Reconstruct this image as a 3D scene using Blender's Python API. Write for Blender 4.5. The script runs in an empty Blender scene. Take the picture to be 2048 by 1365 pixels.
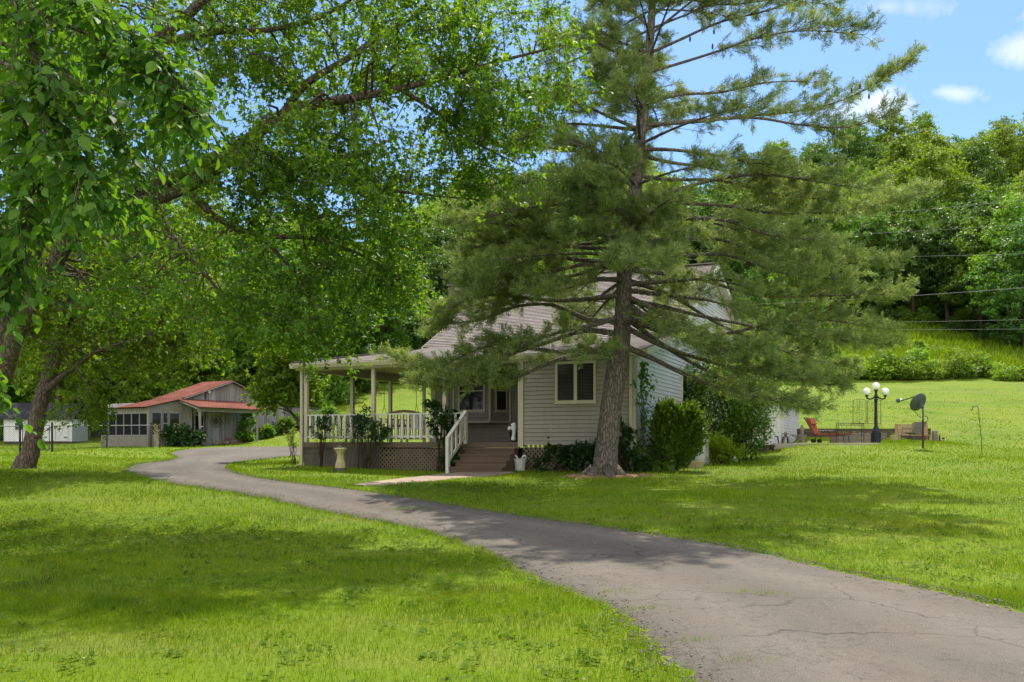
import bpy, math, random
import numpy as np
from mathutils import Vector, Matrix
random.seed(7); rng = np.random.default_rng(11)
SC = bpy.context.scene
COL = SC.collection
F = 1800.0; HV = 888.0; CAMZ = 1.45          # focal length in photo pixels, horizon row, eye height
PI = math.pi
def P(u, v, Y): return Vector(((u-1024.0)/F*Y, Y, CAMZ+(HV-v)/F*Y))

# ------------------------------------------------------------------ objects
def link(o, parent=None):
    COL.objects.link(o)
    if parent is not None: o.parent = parent
    return o
def tag(o, label=None, cat=None, group=None, kind=None):
    if label: o['label'] = label
    if cat: o['category'] = cat
    if group: o['group'] = group
    if kind: o['kind'] = kind
    return o
def thing(name, label, cat, loc=(0,0,0), rz=0.0, group=None):
    o = bpy.data.objects.new(name, None); o.empty_display_size = .2
    link(o); o.location = loc; o.rotation_euler = (0,0,rz)
    return tag(o, label, cat, group)
def copy_tree(o, parent=None):
    c = o.copy(); COL.objects.link(c)
    if parent is not None: c.parent = parent
    for ch in list(o.children): copy_tree(ch, c)
    return c
def np_mesh(name, V, faces, mat=None, parent=None, smooth=False):
    """V (n,3); faces: list of int arrays (m,k)"""
    me = bpy.data.meshes.new(name)
    V = np.ascontiguousarray(V, dtype=np.float32)
    me.vertices.add(len(V)); me.vertices.foreach_set('co', V.ravel())
    loops = np.concatenate([f.ravel() for f in faces]).astype(np.int32)
    tot = np.concatenate([np.full(len(f), f.shape[1], np.int32) for f in faces])
    start = np.zeros(len(tot), np.int32); start[1:] = np.cumsum(tot)[:-1]
    me.loops.add(len(loops)); me.loops.foreach_set('vertex_index', loops)
    me.polygons.add(len(tot)); me.polygons.foreach_set('loop_start', start)
    me.polygons.foreach_set('loop_total', tot)
    if smooth: me.polygons.foreach_set('use_smooth', np.ones(len(tot), bool))
    me.update(calc_edges=True)
    if mat: me.materials.append(mat)
    return link(bpy.data.objects.new(name, me), parent)
def as_box(c, sx, sy, sz): return (c[0]-sx/2, c[0]+sx/2, c[1]-sy/2, c[1]+sy/2, c[2], c[2]+sz)
class MB:
    def __init__(s): s.v = []; s.f = []
    def add(s, vs, fs):
        b = len(s.v); s.v += [tuple(x) for x in vs]; s.f += [tuple(b+i for i in f) for f in fs]; return s
    def box(s, x0, x1, y0, y1, z0, z1):
        return s.add([(x0,y0,z0),(x1,y0,z0),(x1,y1,z0),(x0,y1,z0),(x0,y0,z1),(x1,y0,z1),(x1,y1,z1),(x0,y1,z1)],
              [(0,3,2,1),(4,5,6,7),(0,1,5,4),(1,2,6,5),(2,3,7,6),(3,0,4,7)])
    def quad(s, *p): return s.add(p, [tuple(range(len(p)))])
    def bar(s, p, q, w, h, up=(0,0,1)):
        p = Vector(p); q = Vector(q); d = (q-p).normalized(); u = Vector(up)
        if abs(d.dot(u)) > .98: u = Vector((1,0,0))
        a = d.cross(u).normalized()*w/2; b = a.cross(d).normalized()*h/2
        return s.add([p-a-b,p+a-b,p+a+b,p-a+b,q-a-b,q+a-b,q+a+b,q-a+b],
              [(0,1,2,3),(7,6,5,4),(0,4,5,1),(1,5,6,2),(2,6,7,3),(3,7,4,0)])
    def tube(s, pts, r, n=8, cap=True, wob=0.0):
        pts = [Vector(p) for p in pts]; m = len(pts)
        rr = r if hasattr(r, '__len__') else [r]*m
        vs = []; ref = Vector((.13,.27,.95))
        t0 = (pts[1]-pts[0]).normalized()
        a = t0.cross(ref)
        if a.length < .1: a = t0.cross(Vector((1,0,0)))
        a.normalize()
        for i in range(m):
            t = (pts[min(i+1,m-1)]-pts[max(i-1,0)])
            t = t.normalized() if t.length > 1e-9 else t0
            a = (a - t*a.dot(t)); a = a.normalized() if a.length > 1e-6 else t.orthogonal().normalized()
            b = t.cross(a)
            for k in range(n):
                an = 2*PI*k/n; q = rr[i]*(1+(random.uniform(-wob,wob) if wob else 0))
                vs.append(pts[i]+a*(q*math.cos(an))+b*(q*math.sin(an)))
        fs = [(i*n+k, i*n+(k+1)%n, (i+1)*n+(k+1)%n, (i+1)*n+k) for i in range(m-1) for k in range(n)]
        if cap: fs += [tuple(range(n-1,-1,-1)), tuple((m-1)*n+k for k in range(n))]
        return s.add(vs, fs)
    def lathe(s, prof, c=(0,0,0), n=20, flute=0.0, axis=None):
        vs = []
        for (r, z) in prof:
            for k in range(n):
                an = 2*PI*k/n; q = r*(1+(flute if k % 2 else -flute))
                p = Vector((q*math.cos(an), q*math.sin(an), z))
                if axis is not None: p = axis @ p
                vs.append(Vector(c)+p)
        m = len(prof)
        fs = [(i*n+k, i*n+(k+1)%n, (i+1)*n+(k+1)%n, (i+1)*n+k) for i in range(m-1) for k in range(n)]
        fs += [tuple(range(n-1,-1,-1)), tuple((m-1)*n+k for k in range(n))]
        return s.add(vs, fs)
    def sphere(s, c, r, n=14, m=9, sc=(1,1,1)):
        prof = [(max(1e-4, r*math.sin(PI*i/m)), -r*math.cos(PI*i/m)) for i in range(m+1)]
        b = len(s.v); s.lathe(prof, (0,0,0), n)
        for i in range(b, len(s.v)):
            p = s.v[i]; s.v[i] = (c[0]+p[0]*sc[0], c[1]+p[1]*sc[1], c[2]+p[2]*sc[2])
        return s
    def lap(s, o, a, b, n, s0, s1, span, course=.115, lip=.018, sink=.002, slot=.013):
        """lapped courses (siding, shingles): o origin, a along, b up, n out; span(h)->(a0,a1)"""
        o, a, b, n = Vector(o), Vector(a), Vector(b), Vector(n)
        h = s0
        while h < s1-1e-4:
            h2 = min(h+course, s1); l0, r0 = span(h+1e-5); l1, r1 = span(h2-1e-5)
            if max(r0-l0, r1-l1) > .02:
                if r1 < l1: l1 = r1 = (l1+r1)/2
                if r0 < l0: l0 = r0 = (l0+r0)/2
                A = o+a*l0+b*h+n*lip; B = o+a*r0+b*h+n*lip; C = o+a*r1+b*h2+n*sink; D = o+a*l1+b*h2+n*sink
                A2 = o+a*l0+b*h-n*slot; B2 = o+a*r0+b*h-n*slot
                if slot:      # a shadow gap under each course
                    C = C-b*slot*1.1; D = D-b*slot*1.1
                    s.add([A,B,C,D,A2,B2,D+b*slot*1.1-n*slot,C+b*slot*1.1-n*slot], [(0,1,2,3),(4,5,1,0),(3,2,7,6)])
                else: s.add([A,B,C,D,A2,B2], [(0,1,2,3),(4,5,1,0)])
            h = h2
        return s
    def build(s, name, mat=None, parent=None, smooth=False, off=None):
        me = bpy.data.meshes.new(name)
        vs = s.v if off is None else [(x-off[0], y-off[1], z-off[2]) for x,y,z in s.v]
        me.from_pydata(vs, [], s.f)
        if smooth:
            for p in me.polygons: p.use_smooth = True
        me.update()
        if mat: me.materials.append(mat)
        return link(bpy.data.objects.new(name, me), parent)

# ------------------------------------------------------------------ materials
class NT:
    def __init__(s, name):
        s.m = bpy.data.materials.new(name); s.m.use_nodes = True
        s.t = s.m.node_tree; s.t.nodes.clear()
        s.out = s.t.nodes.new('ShaderNodeOutputMaterial')
    def n(s, typ, **kw):
        nd = s.t.nodes.new(typ)
        for k, v in kw.items():
            if k in ('inputs',): continue
            setattr(nd, k, v)
        return nd
    def l(s, a, b): s.t.links.new(a, b)
    def val(s, nd, **kw):
        for k, v in kw.items():
            nd.inputs[k.replace('_',' ')].default_value = v
        return nd
    def coord(s, scale=(1,1,1), rot=(0,0,0), kind='Object'):
        tc = s.n('ShaderNodeTexCoord'); mp = s.n('ShaderNodeMapping')
        mp.inputs['Scale'].default_value = scale; mp.inputs['Rotation'].default_value = rot
        s.l(tc.outputs[kind], mp.inputs['Vector']); return mp.outputs['Vector']
    def noise(s, vec, scale, detail=4, rough=.55):
        nd = s.n('ShaderNodeTexNoise'); s.l(vec, nd.inputs['Vector'])
        nd.inputs['Scale'].default_value = scale; nd.inputs['Detail'].default_value = detail; nd.inputs['Roughness'].default_value = rough
        return nd.outputs['Fac']
    def ramp(s, fac, stops):
        nd = s.n('ShaderNodeValToRGB'); s.l(fac, nd.inputs['Fac'])
        e = nd.color_ramp.elements
        while len(e) < len(stops): e.new(.5)
        for i, (p, c) in enumerate(stops):
            e[i].position = p; e[i].color = (c[0],c[1],c[2],1) if hasattr(c,'__len__') else (c,c,c,1)
        return nd.outputs['Color']
    def mix(s, a, b, fac, mode='MIX'):
        nd = s.n('ShaderNodeMix', data_type='RGBA', blend_type=mode)
        for x, i in ((fac,0),(a,6),(b,7)):
            if hasattr(x, 'links') or hasattr(x, 'is_linked'): s.l(x, nd.inputs[i])
            elif hasattr(x, '__len__'): nd.inputs[i].default_value = (x[0],x[1],x[2],1)
            else: nd.inputs[i].default_value = x
        return nd.outputs[2]
    def math(s, op, a, b=0.0):
        nd = s.n('ShaderNodeMath', operation=op)
        for x, i in ((a,0),(b,1)):
            if hasattr(x, 'is_linked'): s.l(x, nd.inputs[i])
            else: nd.inputs[i].default_value = x
        return nd.outputs[0]
    def bump(s, h, strength=.3, dist=.02):
        nd = s.n('ShaderNodeBump'); s.l(h, nd.inputs['Height'])
        nd.inputs['Strength'].default_value = strength; nd.inputs['Distance'].default_value = dist
        return nd.outputs['Normal']
    def principled(s, color, rough=.7, spec=.3, metal=0.0, normal=None):
        nd = s.n('ShaderNodeBsdfPrincipled')
        if hasattr(color, 'is_linked'): s.l(color, nd.inputs['Base Color'])
        else: nd.inputs['Base Color'].default_value = (color[0],color[1],color[2],1)
        if hasattr(rough, 'is_linked'): s.l(rough, nd.inputs['Roughness'])
        else: nd.inputs['Roughness'].default_value = rough
        nd.inputs['Specular IOR Level'].default_value = spec; nd.inputs['Metallic'].default_value = metal
        if normal is not None: s.l(normal, nd.inputs['Normal'])
        return nd
    def end(s, sh): s.l(sh.outputs[0], s.out.inputs['Surface']); return s.m
def pm(name, c, rough=.7, spec=.3, metal=0.0, var=.25, vs=3.0, bump=.15, bs=60.0, stretch=(1,1,1), c2=None, dist=.01):
    """plain procedural surface: base colour broken up by two noises, fine bump"""
    t = NT(name); vec = t.coord(stretch)
    n1 = t.noise(vec, vs, 5); n2 = t.noise(vec, bs, 3)
    c2 = c2 or tuple(x*(1-var) for x in c); hi = tuple(min(1, x*(1+var*.5)) for x in c)
    col = t.mix(t.ramp(n1, [(.3, c2), (.7, hi)]), t.ramp(n2, [(.3, c2), (.7, hi)]), .4)
    return t.end(t.principled(col, rough, spec, metal, t.bump(n2, bump, dist)))
def leafm(name, c1, c2, tr=.4, tcol=None, rough=.5, spec=.25, objvar=.3):
    """leaf: reflecting face + light passing through, colour differing leaf by leaf and plant by plant"""
    t = NT(name); g = t.n('ShaderNodeNewGeometry'); oi = t.n('ShaderNodeObjectInfo')
    col = t.ramp(g.outputs['Random Per Island'], [(0, c1), (1, c2)])
    mul = t.math('ADD', t.math('MULTIPLY', oi.outputs['Random'], objvar), 1-objvar*.5)
    hs = t.n('ShaderNodeHueSaturation'); t.l(col, hs.inputs['Color']); t.l(mul, hs.inputs['Value'])
    t.l(t.math('ADD', t.math('MULTIPLY', oi.outputs['Random'], .016), .494), hs.inputs['Hue'])
    p = t.principled(hs.outputs['Color'], rough, spec)
    tl = t.n('ShaderNodeBsdfTranslucent')
    k = tcol or (1.5, 1.5, .7)
    t.l(t.mix(hs.outputs['Color'], k, 1.0, 'MULTIPLY'), tl.inputs['Color'])
    mx = t.n('ShaderNodeMixShader'); mx.inputs[0].default_value = tr
    t.l(p.outputs[0], mx.inputs[1]); t.l(tl.outputs[0], mx.inputs[2])
    return t.end(mx)
def barkm(name, c, c2, sc=9.0, st=.35, bump=.9):
    t = NT(name); vec = t.coord((1,1,st))
    v = t.n('ShaderNodeTexVoronoi', feature='DISTANCE_TO_EDGE'); v.inputs['Scale'].default_value = sc*1.6
    nz = t.n('ShaderNodeTexNoise'); nz.inputs['Scale'].default_value = sc*.8; nz.inputs['Detail'].default_value = 6
    t.l(vec, nz.inputs['Vector'])
    w = t.mix(vec, nz.outputs['Color'], .12); t.l(w, v.inputs['Vector'])
    ed = t.ramp(v.outputs['Distance'], [(0, 0), (.18, 1)])
    n2 = t.noise(vec, sc*5, 5)
    h = t.mix(ed, n2, .35)
    col = t.mix(t.ramp(h, [(.15, c2), (.8, c)]), tuple(min(1, 1.25*x) for x in c), t.math('MULTIPLY', t.noise(t.coord(), 1.7), .45))
    return t.end(t.principled(col, .9, .15, 0, t.bump(h, bump, .03)))
# ------------------------------------------------------------------ terrain
_cols = [
 (-500, [(0,-.05),(5.5,0),(12,.05),(15,.2),(18,.45),(21,.75),(25,.84),(39,1.08),(50,1.25),(63,1.55),(80,6),(120,14),(160,25),(220,36),(320,42)]),
 (0,    [(0,-.05),(5.5,0),(12,.05),(15,.2),(18,.45),(21,.75),(25,.84),(39,1.08),(50,1.25),(63,1.55),(80,6),(120,14),(160,25),(220,36),(320,42)]),
 (400,  [(0,-.05),(5.5,0),(12,.05),(15,.2),(18,.45),(21,.62),(25,.72),(30,.8),(35,.92),(42,1.15),(50,1.34),(62,1.9),(80,6.5),(120,14),(160,25),(220,36),(320,42)]),
 (620,  [(0,-.05),(5.5,0),(12,.04),(15,.2),(18,.43),(21,.57),(24,.66),(28,.73),(38,.96),(48,1.36),(62,3.4),(75,6),(90,9),(120,16),(160,26),(220,36),(320,44)]),
 (860,  [(0,-.05),(5.5,0),(12,.03),(15,.2),(18,.42),(21,.55),(25,.64),(38,.98),(50,1.8),(64,4.2),(80,6.9),(90,9.5),(120,18),(160,29),(220,40),(320,46)]),
 (1300, [(0,-.05),(5.5,0),(12,.03),(15,.2),(18,.42),(21.5,.69),(25,.74),(30,.95),(40,1.4),(50,2.4),(64,4.7),(80,8),(95,11.5),(120,20),(160,35.5),(220,47),(320,52)]),
 (1500, [(0,-.05),(5.5,0),(12,.02),(15,.19),(18,.4),(21,.58),(24,.7),(27,.81),(31,1.0),(33.5,1.14),(35,1.38),(38,1.44),(43,2.0),(60,4.4),(74,6.5),(92,11),(110,16.5),(130,23),(160,39.5),(200,53),(320,60)]),
 (1640, [(0,-.05),(5.5,0),(12,.015),(15,.18),(18,.38),(21,.56),(24,.7),(28,.95),(31,1.24),(32.6,1.43),(36,1.475),(41.7,1.49),(42.6,2.08),(60,4.4),(74,6.5),(92,11),(110,16.5),(130,23),(160,40),(200,54),(320,62)]),
 (1750, [(0,-.05),(5.5,0),(12,.01),(15,.17),(18,.36),(21,.54),(24,.7),(28,1.0),(31,1.3),(32.4,1.44),(36,1.49),(41.7,1.5),(42.6,2.08),(60,4.4),(74,6.5),(92,11),(110,16.5),(130,23.5),(160,40.5),(200,55),(320,64)]),
 (2048, [(0,-.05),(5.5,0),(12,0),(15,.16),(18,.33),(24,.64),(29,.97),(37,1.41),(43,1.95),(58,4.2),(72,6.3),(92,11),(112,16.5),(130,24.5),(160,42.5),(200,58),(320,66)]),
 (2600, [(0,-.05),(5.5,0),(12,0),(15,.15),(18,.3),(24,.6),(29,.9),(37,1.35),(43,1.9),(58,4),(72,6.2),(92,11),(112,17),(130,25.5),(160,40),(200,56),(320,66)]),
]
_TY = np.arange(0, 330, .25)
def _pchip(xs, ys, q):
    xs = np.array(xs, float); ys = np.array(ys, float); h = np.diff(xs); d = np.diff(ys)/h
    m = np.zeros(len(xs)); m[0] = d[0]; m[-1] = d[-1]
    for i in range(1, len(xs)-1):
        m[i] = 0 if d[i-1]*d[i] <= 0 else 3*(h[i-1]+h[i])/((2*h[i]+h[i-1])/d[i-1]+(h[i]+2*h[i-1])/d[i])
    k = np.clip(np.searchsorted(xs, q)-1, 0, len(h)-1); t = np.clip((q-xs[k])/h[k], 0, 1)
    return ys[k]*(1+2*t)*(1-t)**2+h[k]*m[k]*t*(1-t)**2+ys[k+1]*t*t*(3-2*t)+h[k]*m[k+1]*t*t*(t-1)
_TAB = np.array([_pchip(*zip(*c[1]), _TY) for c in _cols]); _CR = np.array([(c[0]-1024)/F for c in _cols])
def gz(x, y):
    x = np.asarray(x, float); y = np.asarray(y, float)
    r = np.clip(x/np.maximum(y, 3), _CR[0], _CR[-1]); yy = np.clip(y, 0, 329)
    c = np.clip(np.searchsorted(_CR, r)-1, 0, len(_CR)-2); f = (r-_CR[c])/(_CR[c+1]-_CR[c]); f = f*f*(3-2*f)*.6+f*.4
    i = np.minimum((yy/.25).astype(int), len(_TY)-2); g = yy/.25-i
    z = (_TAB[c,i]*(1-g)+_TAB[c,i+1]*g)*(1-f)+(_TAB[c+1,i]*(1-g)+_TAB[c+1,i+1]*g)*f
    w = np.clip((yy-4)/10, 0, 1)
    return z+.018*w*(np.sin(x*.9+1.3*np.sin(y*.31))+np.sin(y*.8+x*.33))
def G(x, y): return float(gz(x, y))
def on(x, y, dz=0.0): return Vector((x, y, G(x, y)+dz))
def gp(u, v):
    """point of the ground along the sight line of a photo pixel"""
    k = (u-1024)/F; s = (HV-v)/F; Y = 2.5
    while Y < 300:
        if CAMZ+s*Y <= G(k*Y, Y): break
        Y += .1
    a, b = Y-.1, Y
    for _ in range(20):
        m = (a+b)/2
        if CAMZ+s*m <= G(k*m, m): b = m
        else: a = m
    return Vector((k*b, b, G(k*b, b)))
def gx(u, Y): return on((u-1024)/F*Y, Y)

def _axis(near, step, far, grow):
    a = list(np.arange(0, near, step)); s = step
    while a[-1] < far: s *= grow; a.append(a[-1]+s)
    return np.array(a)
_xp = _axis(24, .4, 270, 1.09); GXS = np.concatenate([-_xp[:0:-1], _xp])
_yp = _axis(50, .4, 320, 1.05); GYS = np.concatenate([-_axis(6, 1.0, 30, 1.3)[:0:-1], _yp])
def grass_mat():
    t = NT('lawn_ground'); v = t.coord()
    big = t.noise(v, .22, 4, .6); mid = t.noise(v, 1.4, 5, .65); fine = t.noise(v, 22, 4, .7); mow = t.noise(t.coord((.22,1.5,1)), .7, 4, .6)
    c = t.ramp(big, [(.32, (.09,.16,.004)), (.52, (.125,.195,.004)), (.72, (.165,.21,.006))])
    c = t.mix(c, (.07,.13,.006), t.ramp(mid, [(.52, 0), (.8, .55)]))
    c = t.mix(c, (.21,.205,.05), t.ramp(mow, [(.46, 0), (.68, .5)]))
    c = t.mix(c, (.07,.10,.012), t.ramp(t.noise(t.coord((.15,1.1,1)), 1.3, 5, .7), [(.56, 0), (.7, .6)]))
    c = t.mix(c, (.05,.10,.005), t.ramp(fine, [(.5, 0), (.7, .6)]))
    # field of long grass high on the slope, forest floor above it
    sp = t.n('ShaderNodeSeparateXYZ'); g = t.n('ShaderNodeNewGeometry'); t.l(g.outputs['Position'], sp.inputs[0])
    zz = t.math('ADD', sp.outputs['Z'], t.math('MULTIPLY', t.noise(v, .15), 2.0))
    fld = t.ramp(t.math('MULTIPLY', zz, .05), [(.37, 0), (.44, 1)])
    c = t.mix(c, t.ramp(t.noise(t.coord((1,1,1)), .8, 6, .7), [(.3, (.045,.1,.012)), (.7, (.11,.19,.02))]), fld)
    h = t.mix(fine, mid, .4)
    return t.end(t.principled(c, .85, .12, 0, t.bump(h, .8, .06)))
M = {}
M['lawn'] = grass_mat()
XX, YY = np.meshgrid(GXS, GYS); ZZ = gz(XX, YY)
nx, ny = len(GXS), len(GYS); idx = np.arange(nx*ny).reshape(ny, nx)
Fq = np.stack([idx[:-1,:-1], idx[:-1,1:], idx[1:,1:], idx[1:,:-1]], -1).reshape(-1, 4)
tag(np_mesh('ground', np.stack([XX, YY, ZZ], -1).reshape(-1, 3), [Fq], M['lawn'], None, True), kind='structure')

# ------------------------------------------------------------------ driveway, walk, mulch
def asphalt():
    t = NT('driveway_asphalt'); v = t.coord(); at = t.n('ShaderNodeAttribute', attribute_name='across'); ac = at.outputs['Fac']
    big = t.noise(v, .35, 4, .6); mid = t.noise(v, 2.2, 6, .7); fine = t.noise(v, 120, 2, .6)
    c = t.ramp(big, [(.3, (.068,.061,.050)), (.5, (.10,.089,.072)), (.7, (.137,.121,.097))])
    c = t.mix(c, (.125,.083,.056), t.ramp(t.noise(v, .6, 3), [(.5, 0), (.75, .6)]))
    c = t.mix(c, (.046,.041,.038), t.ramp(mid, [(.5, 0), (.8, .6)]))
    wv = t.math('ADD', ac, t.math('MULTIPLY', t.math('SUBTRACT', t.noise(v, .8, 3), .5), .18))
    c = t.mix(c, (.20,.175,.15), t.ramp(wv, [(.14, 0), (.26, .32), (.38, 0), (.60, 0), (.72, .32), (.84, 0)]))       # wheel tracks, worn pale
    c = t.mix(c, (.075,.062,.053), t.ramp(wv, [(.42, 0), (.5, .45), (.57, 0)]))                                    # oily strip between them
    we = t.math('ADD', ac, t.math('MULTIPLY', t.math('SUBTRACT', t.noise(v, 5, 5, .7), .5), .16))
    edge = t.ramp(we, [(.03, 1), (.10, 0), (.93, 0), (.985, 1)])
    c = t.mix(c, (.052,.046,.038), t.math('MULTIPLY', edge, .75))
    c = t.mix(c, t.ramp(fine, [(.3, (.022,.020,.018)), (.7, (.32,.285,.245))]), .34)
    c = t.mix(c, (.05,.043,.037), t.ramp(t.noise(v, 9, 5, .75), [(.55, 0), (.72, .6)]))
    c = t.mix(c, (.36,.33,.28), t.ramp(t.noise(v, 60, 2, .5), [(.70, 0), (.76, .6)]))                              # pale stones showing in the surface
    def net(sc, w, dis):
        nz = t.n('ShaderNodeTexNoise'); nz.inputs['Scale'].default_value = sc*1.3; nz.inputs['Detail'].default_value = 6; t.l(v, nz.inputs['Vector'])
        vv = t.mix(v, nz.outputs['Color'], dis)
        q = t.n('ShaderNodeTexVoronoi', feature='DISTANCE_TO_EDGE'); q.inputs['Scale'].default_value = sc; t.l(vv, q.inputs['Vector'])
        return t.ramp(q.outputs['Distance'], [(0, 1), (w, 0)])
    side = t.ramp(wv, [(.22, 1), (.42, .12), (.72, .12), (.88, .8)])
    k1 = t.math('MULTIPLY', net(.9, .008, .4), t.ramp(t.noise(v, .5, 3), [(.40, 0), (.6, 1)]))
    k2 = t.math('MULTIPLY', t.math('MULTIPLY', net(3.4, .026, .25), t.ramp(t.noise(v, 1.1, 4), [(.40, 0), (.58, .9)])), side)
    k3 = t.math('MULTIPLY', t.math('MULTIPLY', net(8, .05, .2), t.ramp(t.noise(v, .9, 4), [(.46, 0), (.6, .8)])), side)
    k = t.math('MAXIMUM', t.math('MAXIMUM', k1, k2), k3)
    c = t.mix(c, (.022,.019,.016), t.math('MULTIPLY', k, .75))
    h = t.mix(fine, t.math('SUBTRACT', 1.0, t.math('MAXIMUM', k, edge)), .5)
    return t.end(t.principled(c, .9, .15, 0, t.bump(h, .6, .014)))
M['asphalt'] = asphalt()
DL = [(1390,1385),(1270,1275),(1200,1215),(1060,1160),(960,1105),(850,1065),(700,1035),(600,1015),(480,990),(330,967),(264,950),(243,941),(272,929),(333,922),(351,915),(340,906),(392,897),(560,893),(660,890)]
DR = [(2400,1300),(2048,1220),(1900,1185),(1700,1145),(1500,1100),(1300,1068),(1100,1040),(900,1010),(700,980),(580,966),(520,957),(480,948),(462,941),(457,937),(460,932),(475,927),(520,921),(600,913),(660,910)]
def catmull(pts, k):
    out = []; n = len(pts)
    for i in range(n-1):
        p0, p1, p2, p3 = pts[max(i-1,0)], pts[i], pts[i+1], pts[min(i+2,n-1)]
        for j in range(k):
            t = j/k
            out.append(p1*.5*2*0+ .5*((2*p1)+(p2-p0)*t+(2*p0-5*p1+4*p2-p3)*t*t+(3*p1-p0-3*p2+p3)*t**3))
    out.append(pts[-1]); return out
Lw = [Vector((gp(*q).x, gp(*q).y)) for q in DL]; Rw = [Vector((gp(*q).x, gp(*q).y)) for q in DR]
dl, dr = (Lw[0]-Lw[3]).normalized(), (Rw[0]-Rw[3]).normalized()
Lw = [Lw[0]+dl*16, Lw[0]+dl*5]+Lw; Rw = [Rw[0]+dl*15, Rw[0]+dl*4.5]+Rw
Lc = catmull(Lw, 14); Rc = catmull(Rw, 14)
def strip(Lc, Rc, nc, dz, jag=0.0, edge=.0):
    m = len(Lc); V = np.zeros((m, nc+1, 3))
    for i in range(m):
        for j in range(nc+1):
            f = j/nc; p = Lc[i].lerp(Rc[i], f)
            V[i,j,:2] = p
    if jag:
        ii = np.arange(m)
        d = np.array([(Rc[i]-Lc[i]).normalized() for i in range(m)])
        a = jag*(np.sin(ii*.9)+np.sin(ii*2.3+1)+rng.uniform(-1,1,m)*.8)/2
        b = jag*(np.sin(ii*1.1+2)+np.sin(ii*2.7)+rng.uniform(-1,1,m)*.8)/2
        V[:,0,:2] += d*a[:,None]; V[:,-1,:2] += d*b[:,None]
    V[:,:,2] = gz(V[:,:,0], V[:,:,1])+dz
    V[:,0,2] -= edge; V[:,-1,2] -= edge
    ix = np.arange(m*(nc+1)).reshape(m, nc+1)
    Q = np.stack([ix[:-1,:-1], ix[:-1,1:], ix[1:,1:], ix[1:,:-1]], -1).reshape(-1,4)
    return V, Q
Vd, Qd = strip(Lc, Rc, 14, .028, .09, .05)
dv_ = tag(np_mesh('driveway', Vd.reshape(-1,3), [Qd], M['asphalt'], None, True), kind='structure')
dv_.data.attributes.new('across', 'FLOAT', 'POINT').data.foreach_set('value', np.tile(np.linspace(0,1,15), len(Lc)).astype(np.float32))
DRIVE = np.concatenate([Vd[:,0,:2], Vd[::-1,-1,:2]])
M['walk'] = pm('walk_concrete', (.36,.27,.2), .85, .2, var=.35, vs=1.5, bs=70, bump=.3)
Wl = [Vector((gp(*q).x, gp(*q).y)) for q in [(700,972),(730,967),(800,958),(870,950),(905,947),(925,944)]]
Wr = [Vector((gp(*q).x, gp(*q).y)) for q in [(730,973),(770,971),(845,965),(915,957),(980,953),(1035,946)]]
Vw, Qw = strip(catmull(Wl, 8), catmull(Wr, 8), 8, .03, .02, .04)
tag(np_mesh('garden_path', Vw.reshape(-1,3), [Qw], M['walk'], None, True), kind='structure')
WALK = np.concatenate([Vw[:,0,:2], Vw[::-1,-1,:2]])
def inpoly(px, py, poly):
    c = np.zeros(len(px), bool); n = len(poly); j = n-1
    for i in range(n):
        xi, yi = poly[i]; xj, yj = poly[j]
        if yi != yj:
            q = ((yi > py) != (yj > py)) & (px < (xj-xi)*(py-yi)/(yj-yi)+xi); c ^= q
        j = i
    return c
# house axes: local x runs along the front wall, local y back along the gable side
HO = Vector((.222, 25.0, 0)); HA = math.atan2(-.3959, .9183); HX = Vector((math.cos(HA), math.sin(HA), 0)); HY = Vector((-math.sin(HA), math.cos(HA), 0))
def H(t, d, z=0.0): return HO+HX*t+HY*d+Vector((0,0,z))
PINE = gx(1209, 21.5)
PINE.z -= .02
# ------------------------------------------------------------------ house
def shingle_mat(name, a, b, swap=False):
    t = NT(name); v = t.coord((1,1,1), (0,0,PI/2 if swap else 0))
    br = t.n('ShaderNodeTexBrick'); t.l(v, br.inputs['Vector']); br.inputs['Scale'].default_value = 1.0
    br.inputs['Brick Width'].default_value = .3; br.inputs['Row Height'].default_value = .127; br.inputs['Mortar Size'].default_value = .004
    br.inputs['Color1'].default_value = (*a,1); br.inputs['Color2'].default_value = (*b,1); br.inputs['Mortar'].default_value = (.05,.042,.04,1)
    br.offset = .37; br.inputs['Bias'].default_value = -.1
    c = t.mix(br.outputs['Color'], t.ramp(t.noise(v, 1.3, 5), [(.35, (.16,.14,.13)), (.7, (.34,.29,.27))]), .35)
    return t.end(t.principled(c, .92, .15, 0, t.bump(t.noise(v, 90, 2), .5, .01)))
M['shingle'] = shingle_mat('roof_shingle', (.265,.238,.218), (.18,.16,.148))
M['shingle2'] = shingle_mat('roof_shingle_turned', (.265,.238,.218), (.18,.16,.148), True)
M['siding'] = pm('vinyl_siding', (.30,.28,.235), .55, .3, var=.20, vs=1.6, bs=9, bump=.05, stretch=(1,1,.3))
M['siding_pale_skylit'] = pm('vinyl_siding_pale_skylit', (.60,.57,.58), .5, .3, var=.14, vs=1.2, bs=9, bump=.05)  # same cream siding, sky light on the gable side put into its colour
M['trim'] = pm('cream_trim', (.50,.46,.34), .5, .35, var=.08, vs=2, bs=40, bump=.05)
M['white'] = pm('white_paint', (.62,.60,.53), .5, .35, var=.10, vs=3, bs=40, bump=.08)
M['ceiling'] = pm('porch_ceiling', (.60,.53,.36), .6, .2, var=.08, vs=.8, bs=8, bump=.1, stretch=(1,8,1))
M['deck'] = pm('deck_stain', (.135,.105,.075), .7, .25, var=.35, vs=2, bs=30, bump=.25, stretch=(.3,4,4))
M['step'] = pm('step_stain', (.135,.09,.06), .65, .3, var=.3, vs=2, bs=30, bump=.25, stretch=(.4,4,4))
M['block'] = pm('foundation_block', (.125,.11,.09), .9, .15, var=.3, vs=2.5, bs=45, bump=.5)
M['lattice'] = pm('lattice_wood', (.20,.16,.115), .75, .2, var=.3, vs=4, bs=40, bump=.2)
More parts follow.
